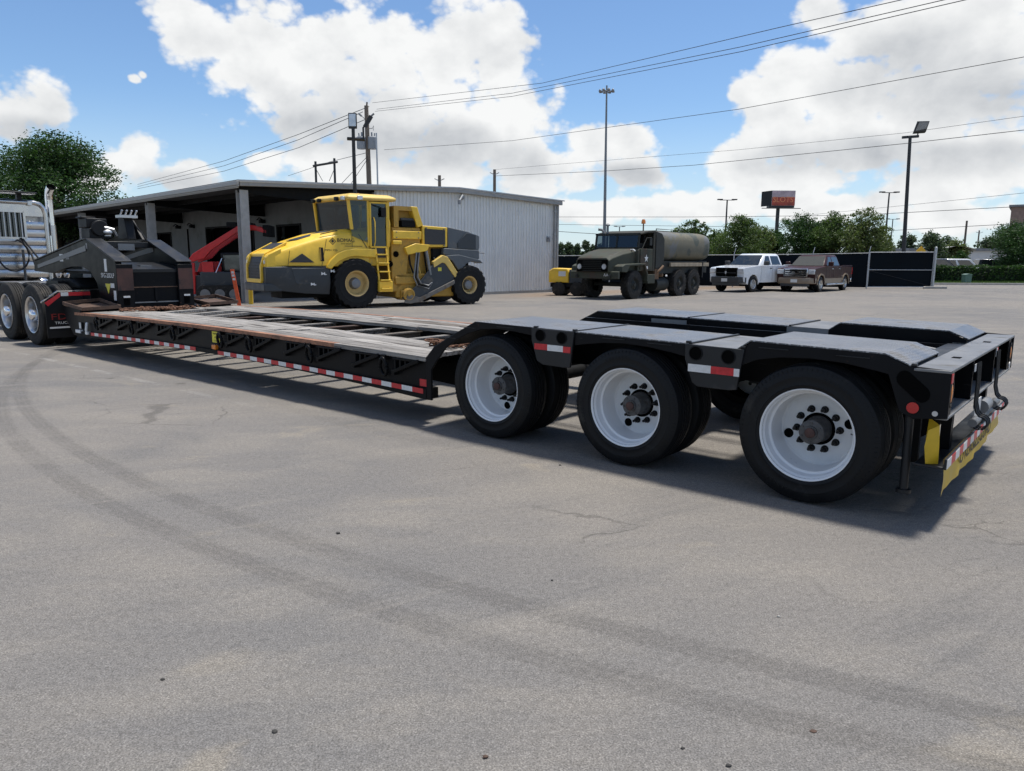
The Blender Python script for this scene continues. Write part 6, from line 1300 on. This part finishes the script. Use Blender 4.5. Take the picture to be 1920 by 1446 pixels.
    for x_ in (0,-wb): copy_tree(a_, v, (x_,-hw-.01,Rr)).rotation_euler = (0,0,PI)
    return v
pw = dict(x0=.98,x1=-5.05,hw=.99,wb=3.80,R=.41,sill=.48,belt=1.36,hoodz=1.30,roof=1.96,cab=(-.62,-3.05),gw=.60,gz0=.80,gz1=1.24,paint='paint_white_car',
          bumper='bumper_grey',mirror='bumper_grey',handle_mat='bumper_grey',rim='alu_rough',glass=[(-1.02,-1.78,-1.75,-1.42),(-1.90,-2.78,-2.66,-1.88)],doors=(-.72,-1.84,-2.95),handles=(-1.66,-2.72))
pickup('white_pickup', 'white crew cab pickup with dark grille and bumper before the fence', (11.62,38.9,0), R(-138), pw)
pb_ = dict(x0=.95,x1=-4.75,hw=.99,wb=3.68,R=.40,sill=.44,belt=1.34,hoodz=1.26,roof=1.92,cab=(-.55,-3.02),gw=.62,gz0=.80,gz1=1.20,paint='paint_brown_car',two_tone=True,
           bumper='paint_beige_car',mirror='paint_brown_car',handle_mat='chrome',rim='alu',glass=[(-.95,-1.72,-1.70,-1.36),(-1.83,-2.76,-2.64,-1.82)],doors=(-.66,-1.78,-2.90),handles=(-1.60,-2.64))
pickup('brown_pickup', 'dark brown and beige pickup with chrome grille beside the white one', (15.25,39.45,0), R(-132), pb_)
def far_car(label, loc, rz, paint, kind):
    v = thing('parked_car', label, 'car', loc, rz, 'cars parked behind the hedge')
    H_ = 1.86 if kind == 'suv' else 1.45; zb_ = 1.05 if kind == 'suv' else .92
    prof = [(2.2,.45),(2.25,.72),(2.1,.9),(1.1,zb_),(-2.2,zb_),(-2.3,.8),(-2.25,.42)]+[(x_,z_) for x_, z_ in reversed(arch(-1.35,.40,.34))]+[(x_,z_) for x_, z_ in reversed(arch(1.4,.40,.34))]
    MB().prism(prof,-.9,.9).build('body', M[paint], v, bevel=.06)
    t0, t1 = (.35,-2.0 if kind == 'suv' else -1.1); b0, b1 = 1.1,-2.2 if kind == 'suv' else -1.8
    q = MB(); q.loft([[(b0,-.84,zb_-.02),(b0,.84,zb_-.02),(b1,.84,zb_-.02),(b1,-.84,zb_-.02)],[(t0,-.66,H_-.04),(t0,.66,H_-.04),(t1,.66,H_-.04),(t1,-.66,H_-.04)],[(t0-.2,-.5,H_),(t0-.2,.5,H_),(t1+.15,.5,H_),(t1+.15,-.5,H_)]]); q.build('cabin', M[paint], v, bevel=.03)
    f = lambda a, b, k: a+(b-a)*k
    for s_ in (-1,1):
        for (k0, k1) in ((.06,.46),(.51,.92)):
            pts = [(f(b0,b1,k0)-.1,s_*(f(.84,.66,.12)+.008),f(zb_,H_,.12)),(f(b0,b1,k1),s_*(f(.84,.66,.12)+.008),f(zb_,H_,.12)),(f(t0,t1,k1),s_*(f(.84,.66,.85)+.008),f(zb_,H_,.85)),(f(t0,t1,k0),s_*(f(.84,.66,.85)+.008),f(zb_,H_,.85))]
            MB().add(pts,[(0,1,2,3)]).build('side_window', M['glass_dark'], v)
    for (a, b, s_) in ((b0,t0,1),(b1,t1,-1)):
        pts = [(f(a,b,.1)+.012*s_,-f(.8,.62,.1),f(zb_,H_,.1)+.01),(f(a,b,.1)+.012*s_,f(.8,.62,.1),f(zb_,H_,.1)+.01),(f(a,b,.9)+.012*s_,f(.8,.62,.9),f(zb_-.02,H_-.04,.9)+.01),(f(a,b,.9)+.012*s_,-f(.8,.62,.9),f(zb_-.02,H_-.04,.9)+.01)]
        MB().add(pts,[(0,1,2,3)]).build('windscreen', M['glass_dark'], v)
    a_ = car_wheel(v, 1.4, .91, False, .34, .22)
    copy_tree(a_, v, (-1.35,.91,.34)); copy_tree(a_, v, (1.4,-.91,.34)).rotation_euler = (0,0,PI); copy_tree(a_, v, (-1.35,-.91,.34)).rotation_euler = (0,0,PI)
far_car('white SUV with dark windows behind the hedge right of the gate post', (at(1806,490,66).x,66,0), R(-12), 'paint_white_car', 'suv')
far_car('dark SUV half hidden by the gate post behind the hedge', (at(1762,490,65.5).x,65.5,0), R(-10), 'paint_dark_car', 'suv')
far_car('dark SUV right of the white one behind the hedge', (at(1880,490,66.5).x,66.5,0), R(-14), 'paint_dark_car', 'suv')
far_car('small silver car between the two SUVs in the second row', (at(1850,490,73).x,73,0), R(-80), 'paint_silver_car', 'car')

# ================================================================ hedge, cabinet, far buildings
def leaves(n, sampler, size, jit=.5, flat=0.0):
    P_ = sampler(n); s = size*(1+jit*(np.random.rand(n)-.5)*2)[:,None]
    a = np.random.randn(n,3); a[:,2] *= (1-flat); a /= np.linalg.norm(a,axis=1)[:,None]; b = np.random.randn(n,3); b -= a*(a*b).sum(1)[:,None]; b /= np.linalg.norm(b,axis=1)[:,None]
    c = np.cross(a,b)
    V = np.stack([P_-a*s*.9, P_+b*s*.42+c*s*.08, P_+a*s*.9, P_-b*s*.42+c*s*.08],1).reshape(-1,3)
    return V
def leaf_mesh(name, V, m, parent=None):
    n = len(V)//4; me = bpy.data.meshes.new(name); me.vertices.add(len(V)); me.vertices.foreach_set('co', V.astype(np.float32).ravel())
    me.loops.add(len(V)); me.loops.foreach_set('vertex_index', np.arange(len(V),dtype=np.int32)); me.polygons.add(n)
    me.polygons.foreach_set('loop_start', np.arange(0,len(V),4,dtype=np.int32)); me.update(calc_edges=True); me.validate(); me.materials.append(m)
    o = bpy.data.objects.new(name, me); COL.objects.link(o); o.parent = parent; return o
hg = thing('hedge', 'long clipped dark green hedge beyond the gate', 'hedge', (25.2,58.2,0), math.atan2(4.2,45.5))
HL, HD, HH = 46.0, 1.3, 1.22
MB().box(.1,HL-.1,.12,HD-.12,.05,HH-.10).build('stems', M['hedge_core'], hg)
def hs_(n):
    u = np.random.rand(n,3); face = np.random.rand(n); p_ = np.empty((n,3)); bumps = .05*np.sin(u[:,0]*HL*1.7)+.04*np.sin(u[:,0]*HL*4.1+1)
    p_[:,0] = u[:,0]*HL; p_[:,1] = np.where(face < .55, .06*np.random.randn(n), u[:,1]*HD); p_[:,2] = np.where(face < .55, .08+u[:,2]*(HH-.05), HH+.05*np.random.randn(n)+bumps); return p_
leaf_mesh('foliage', leaves(15000, hs_, .10), M['leaf_hedge'], hg)
ub = thing('utility_cabinet', 'pale green utility cabinet on the grass before the hedge', 'cabinet', (at(1812,525,55.4).x,55.4,.06), R(8))
MB().box(-.27,.27,-.2,.2,.0,.60).build('case', M['green_box'], ub, bevel=.02); q = MB(); q.prism([(-.29,.58),(-.29,.62),(0,.68),(.29,.62),(.29,.58)],-.22,.22); q.build('lid', M['green_box'], ub, bevel=.01)
def building(name, label, loc, rz, L_, D_, H_, wm, rm, win=None):
    v = thing(name, label, 'building', loc, rz)
    MB().box(-L_/2,L_/2,0,D_,0,H_).build('wall', M[wm], v); MB().box(-L_/2-.3,L_/2+.3,-.3,D_+.3,H_,H_+.35).build('roof', M[rm], v)
    if win:
        for (x, z_, w_, h_) in win: 
            wo_ = MB().box(x-w_/2,x+w_/2,-.06,-.012,z_,z_+h_).build('window', M['glass_dark'], v)
            MB().box(x-w_/2-.1,x+w_/2+.1,-.1,-.061,z_-.12,z_-.01).build('sill', M[rm], wo_)
    return v
building('low_white_building', 'long low white building behind the parked cars', (at(1812,480,105).x,105,0), R(-6), 15,10,3.1,'far_white','far_roof',[(-5,.9,1.6,1.1),(-1.5,.9,1.6,1.1),(2.5,.9,1.6,1.1),(5.5,.2,1.1,2.0)])
building('brick_building', 'tall brown brick building at the right edge above the tree', (at(1893,420,110).x+9*math.cos(R(-35)),110+9*math.sin(R(-35)),0), R(-35), 18,12,zof(389,110,1900),'brick','far_roof',[(-7.2,5.6,1.0,1.4),(-5,5.6,1.0,1.4)])
tb = thing('canopy_shelter', 'small curved white canopy roof above the low white building', 'shelter', (at(1785,470,98).x,98,0))
q = MB(); q.loft([[(2.2*math.cos(a),y,3.0+.55*math.sin(a)) for a in [PI*j/10 for j in range(11)]] for y in (-1.5,1.5)],cap=False,close=False); q.build('canopy', M['far_white'], tb, smooth=60)
for x in (-2.1,2.1): MB().tube([(x,0,0),(x,0,3.0)],.07,6).build('post', M['galv'], tb)

# ================================================================ trees
def tree(name, label, base, H_, crown, m, nleaf, lsize, trunk_r=.2, group=None, seed=1, limbs=7):
    rnd = random.Random(seed); np.random.seed(seed); v = thing(name, label, 'tree', base, 0, group)
    c0 = Vector((sum(c[0] for c in crown)/len(crown),sum(c[1] for c in crown)/len(crown),sum(c[2] for c in crown)/len(crown)))
    tm = MB(); tm.tube([(0,0,-.05),(c0.x*.15,c0.y*.15,H_*.18),(c0.x*.5,c0.y*.5,H_*.42),(c0.x*.8,c0.y*.8,H_*.7)],[trunk_r*1.25,trunk_r,trunk_r*.7,trunk_r*.3],9); tm.build('trunk', M['bark'], v, smooth=60)
    lm = MB()
    for i in range(min(limbs,len(crown))):
        c = crown[i]; z0 = H_*rnd.uniform(.2,.4); lm.tube([(c0.x*.3,c0.y*.3,z0),((c0.x*.3+c[0])*.55,(c0.y*.3+c[1])*.55,(z0+c[2])*.5),(c[0],c[1],c[2])],[trunk_r*.5,trunk_r*.33,trunk_r*.12],6)
    if lm.v: lm.build('limbs', M['bark'], v, smooth=60)
    # many small clumps on each lobe, leaves inside the clumps
    cl = []; wts = []
    for (x, y, z_, rx, ry, rz_) in crown:
        k = max(10,int(38*(rx*ry*rz_)**.45))
        for j in range(k):
            d = np.random.randn(3); d /= np.linalg.norm(d); f_ = (.55+.50*np.random.rand())
            cl.append((x+d[0]*rx*f_, y+d[1]*ry*f_, z_+d[2]*rz_*f_)); wts.append(.16+.20*np.random.rand())
    cl = np.array(cl); wts = np.array(wts); sc = np.mean([c[3] for c in crown])
    def samp(n):
        i = np.random.randint(0,len(cl),n); d = np.random.randn(n,3); return cl[i]+d*(wts[i]*sc*.62)[:,None]*np.array([1,1,.72])
    leaf_mesh('crown', leaves(nleaf, samp, lsize), m, v); return v
def lobes(n, R_, H0, H1, seed, squash=.8, lr=.5):
    rnd = random.Random(seed); out = []
    for i in range(n):
        f_ = i/max(1,n-1); z_ = H0+(H1-H0)*(.15+.75*rnd.random()); k = math.sin(PI*min(1,max(.12,(z_-H0)/(H1-H0)))**.8)
        a = rnd.uniform(0,2*PI); d = R_*k*rnd.uniform(.25,.75); r = R_*lr*rnd.uniform(.75,1.15); out.append((d*math.cos(a),d*math.sin(a),z_,r,r,r*squash))
    return out
tree('shade_tree', 'large dense dark green tree rising behind the canopy and truck', at0(112,54), 11.0,
     lobes(24,5.0,3.0,10.8,11,.8,.40)+[(-4.2,0,6.6,1.8,1.8,1.6),(3.4,0,5.6,1.7,1.7,1.5),(4.0,.3,4.0,1.5,1.5,1.3),(0.4,0,9.4,1.8,1.8,1.6),(-1.8,0,8.8,1.9,1.8,1.5),(2.0,0,8.2,1.8,1.7,1.4),(-3.6,0,4.4,2.0,2,1.6),(-5.6,.5,5.4,1.8,1.8,1.5)], M['leaf_deep'], 62000, .105, .38, seed=21, limbs=12).scale = (1.18,1.1,.86)
def mt(x, ytop, Y, rpx, label, m, n, ls, seed, low=1.2, name='fence_tree', lr=.46, sq=.85):
    k = FPX/Y; H_ = at(x,ytop,Y).z; R_ = rpx/k
    tree(name, label, at0(x,Y), H_, lobes(17,R_,low*.6,H_-.25*R_,seed,sq,lr)+[(0,0,H_-.42*R_,R_*.36,R_*.36,R_*.36)], M[m], n, ls, .16, 'trees beyond the fence', seed, 6)
mt(1385,400,61,54,'rounded green tree left of the billboard pole','leaf_mid',19000,.085,31)
mt(1500,396,63,52,'dark bushy tree just right of the billboard pole','leaf_deep',19000,.085,32)
mt(1562,392,62,54,'broad tree behind the brown pickup roof','leaf_mid',23000,.085,33)
mt(1618,386,60,46,'tall pale green tree with a leaning top behind the fence','leaf_olive',17000,.085,34,sq=1.0)
mt(1445,428,70,36,'low dark tree behind the billboard pole','leaf_deep',12000,.10,35)
mt(1345,430,70,40,'low tree between the tanker and the white pickup','leaf_mid',11000,.09,36)
mt(1268,420,66,34,'sparse low tree behind the tanker cab','leaf_olive',5000,.09,37)
mt(1300,424,68,44,'bushy tree hidden by the tanker roof','leaf_mid',13000,.09,38)
mt(1420,418,66,40,'bush between the two trees left of the billboard pole','leaf_olive',12000,.09,39)
mt(1530,412,68,44,'dense bush between the trees right of the billboard','leaf_deep',13000,.09,40)
mt(1648,420,66,36,'pale bush at the right end of the fence trees','leaf_olive',11000,.09,49)
# tree with arching feathery branches above the tanker
fv = thing('feathery_tree', 'thin tree with arching feathery branches above the tanker', 'tree', at0(1300,64), 0, 'trees beyond the fence')
MB().tube([(0,0,0),(.1,0,1.6),(0,0,2.8)],[.14,.11,.08],8).build('trunk', M['bark'], fv, smooth=60)
bm_ = MB(); LV = []; np.random.seed(9)
for (dx, dz, bend) in ((-.9,4.2,-.9),(-.35,4.8,-.5),(.1,4.9,-.1),(.55,4.6,.4),(.95,4.2,.8),(-1.5,3.6,-1.1),(1.4,3.7,.9),(-.1,4.3,.5),(1.1,3.3,1.0),(-.6,3.4,-.7)):
    pts = [Vector((0,0,1.9)),Vector((dx*.35,.1,1.9+(dz-1.9)*.55)),Vector((dx*.8,.0,dz-.1)),Vector((dx+bend*.45,.0,dz-.02)),Vector((dx+bend*1.0,-.1,dz-.3))]
    bm_.tube(pts,[.05,.035,.02,.012,.006],5)
    for k in range(150):
        i = min(3,int(np.random.rand()**.6*4)); q = pts[i].lerp(pts[i+1],np.random.rand()); LV.append((q.x+np.random.randn()*.11,q.y+np.random.randn()*.13,q.z+np.random.randn()*.11-.05))
bm_.build('branches', M['bark'], fv, smooth=60); LV = np.array(LV); leaf_mesh('crown', leaves(len(LV), lambda n: LV, .12), M['leaf_mid'], fv)
# far right side
mt(1905,408,64,62,'big dark tree at the right edge above the hedge','leaf_deep',22000,.085,41,1.6,'edge_tree')
mt(1745,432,95,34,'round tree behind the warning sign','leaf_far',6000,.15,42)
mt(1790,446,98,28,'reddish green low tree left of the plain pole','leaf_olive',4500,.15,43)
mt(1803,470,82,20,'dark bush standing over the white SUV','leaf_deep',4000,.12,44)
mt(1850,441,120,30,'dark tree behind the small far pole','leaf_far',4500,.2,45)
mt(1700,436,110,24,'small tree beside the floodlight pole base','leaf_far',4000,.18,46)
mt(1770,440,125,26,'far tree between gate post and plain pole','leaf_far',3500,.2,47)
mt(1880,436,125,26,'far tree just left of the edge tree','leaf_far',3500,.2,48)
for i, (x, yt, rp) in enumerate(((1050,455,13),(1066,452,13),(1082,456,12),(1097,450,12),(1112,458,12),(1126,455,12))):
    mt(x, yt, 150+5*(i % 3), rp, ('first','second','third','fourth','fifth','sixth')[i]+' tree from the warehouse corner in the far treeline left of the tanker', 'leaf_far', 2600, .26, 60+i, .6, 'far_tree', .5)
for i, (x, yt, rp) in enumerate(((1420,447,30),(1660,447,26))):
    mt(x, yt, 120, rp, ('far hazy tree showing between the fence trees left of the billboard','far hazy tree showing by the twin light poles')[i], 'leaf_far', 3000, .2, 80+i, .6, 'far_tree', .5)

# ================================================================ loose bits on the asphalt
rs = random.Random(4)
def pebble(x, y, r, label, m='stone', sq=.55):
    p_ = at(x,y,3.0); d = ray(x,y); t_ = -CAM_H/d.z; p_ = Vector((0,0,CAM_H))+d*t_
    q = MB(); q.ell((0,0,r*sq*.7),r,r*.8,r*sq,9,6)
    q.v = [(a*(1+.25*rs.uniform(-1,1)),b*(1+.25*rs.uniform(-1,1)),max(0,c)) for a, b, c in q.v]
    o = q.build('pebble', M[m], None, smooth=40, loc=(p_.x,p_.y,0)); tag(o, label, 'pebble', 'pebbles on the asphalt'); return o
pebble(1280,1404,.007,'black pebble at the bottom of the picture right of centre')
pebble(1366,1437,.009,'black flat clod at the very bottom edge')
pebble(634,1001,.012,'lone dark pebble between the tyre marks and the trailer')
pebble(305,1275,.008,'tiny dark pebble in the lower left')
pebble(910,1421,.010,'reddish pebble near the bottom edge left of centre','rust_dark')
pebble(1050,873,.010,'dark pebble by the middle wheel shadow')
pebble(515,1373,.010,'dark crumbled clod low in the left half')
pebble(1525,1372,.012,'flat brown clod of dirt at lower right','rust_dark',.25)
pebble(1035,1089,.007,'dark speck of stone above the lower tyre mark')
pebble(1460,1157,.008,'pale chip of stone under the rear wheel','concrete')
finish_texts()
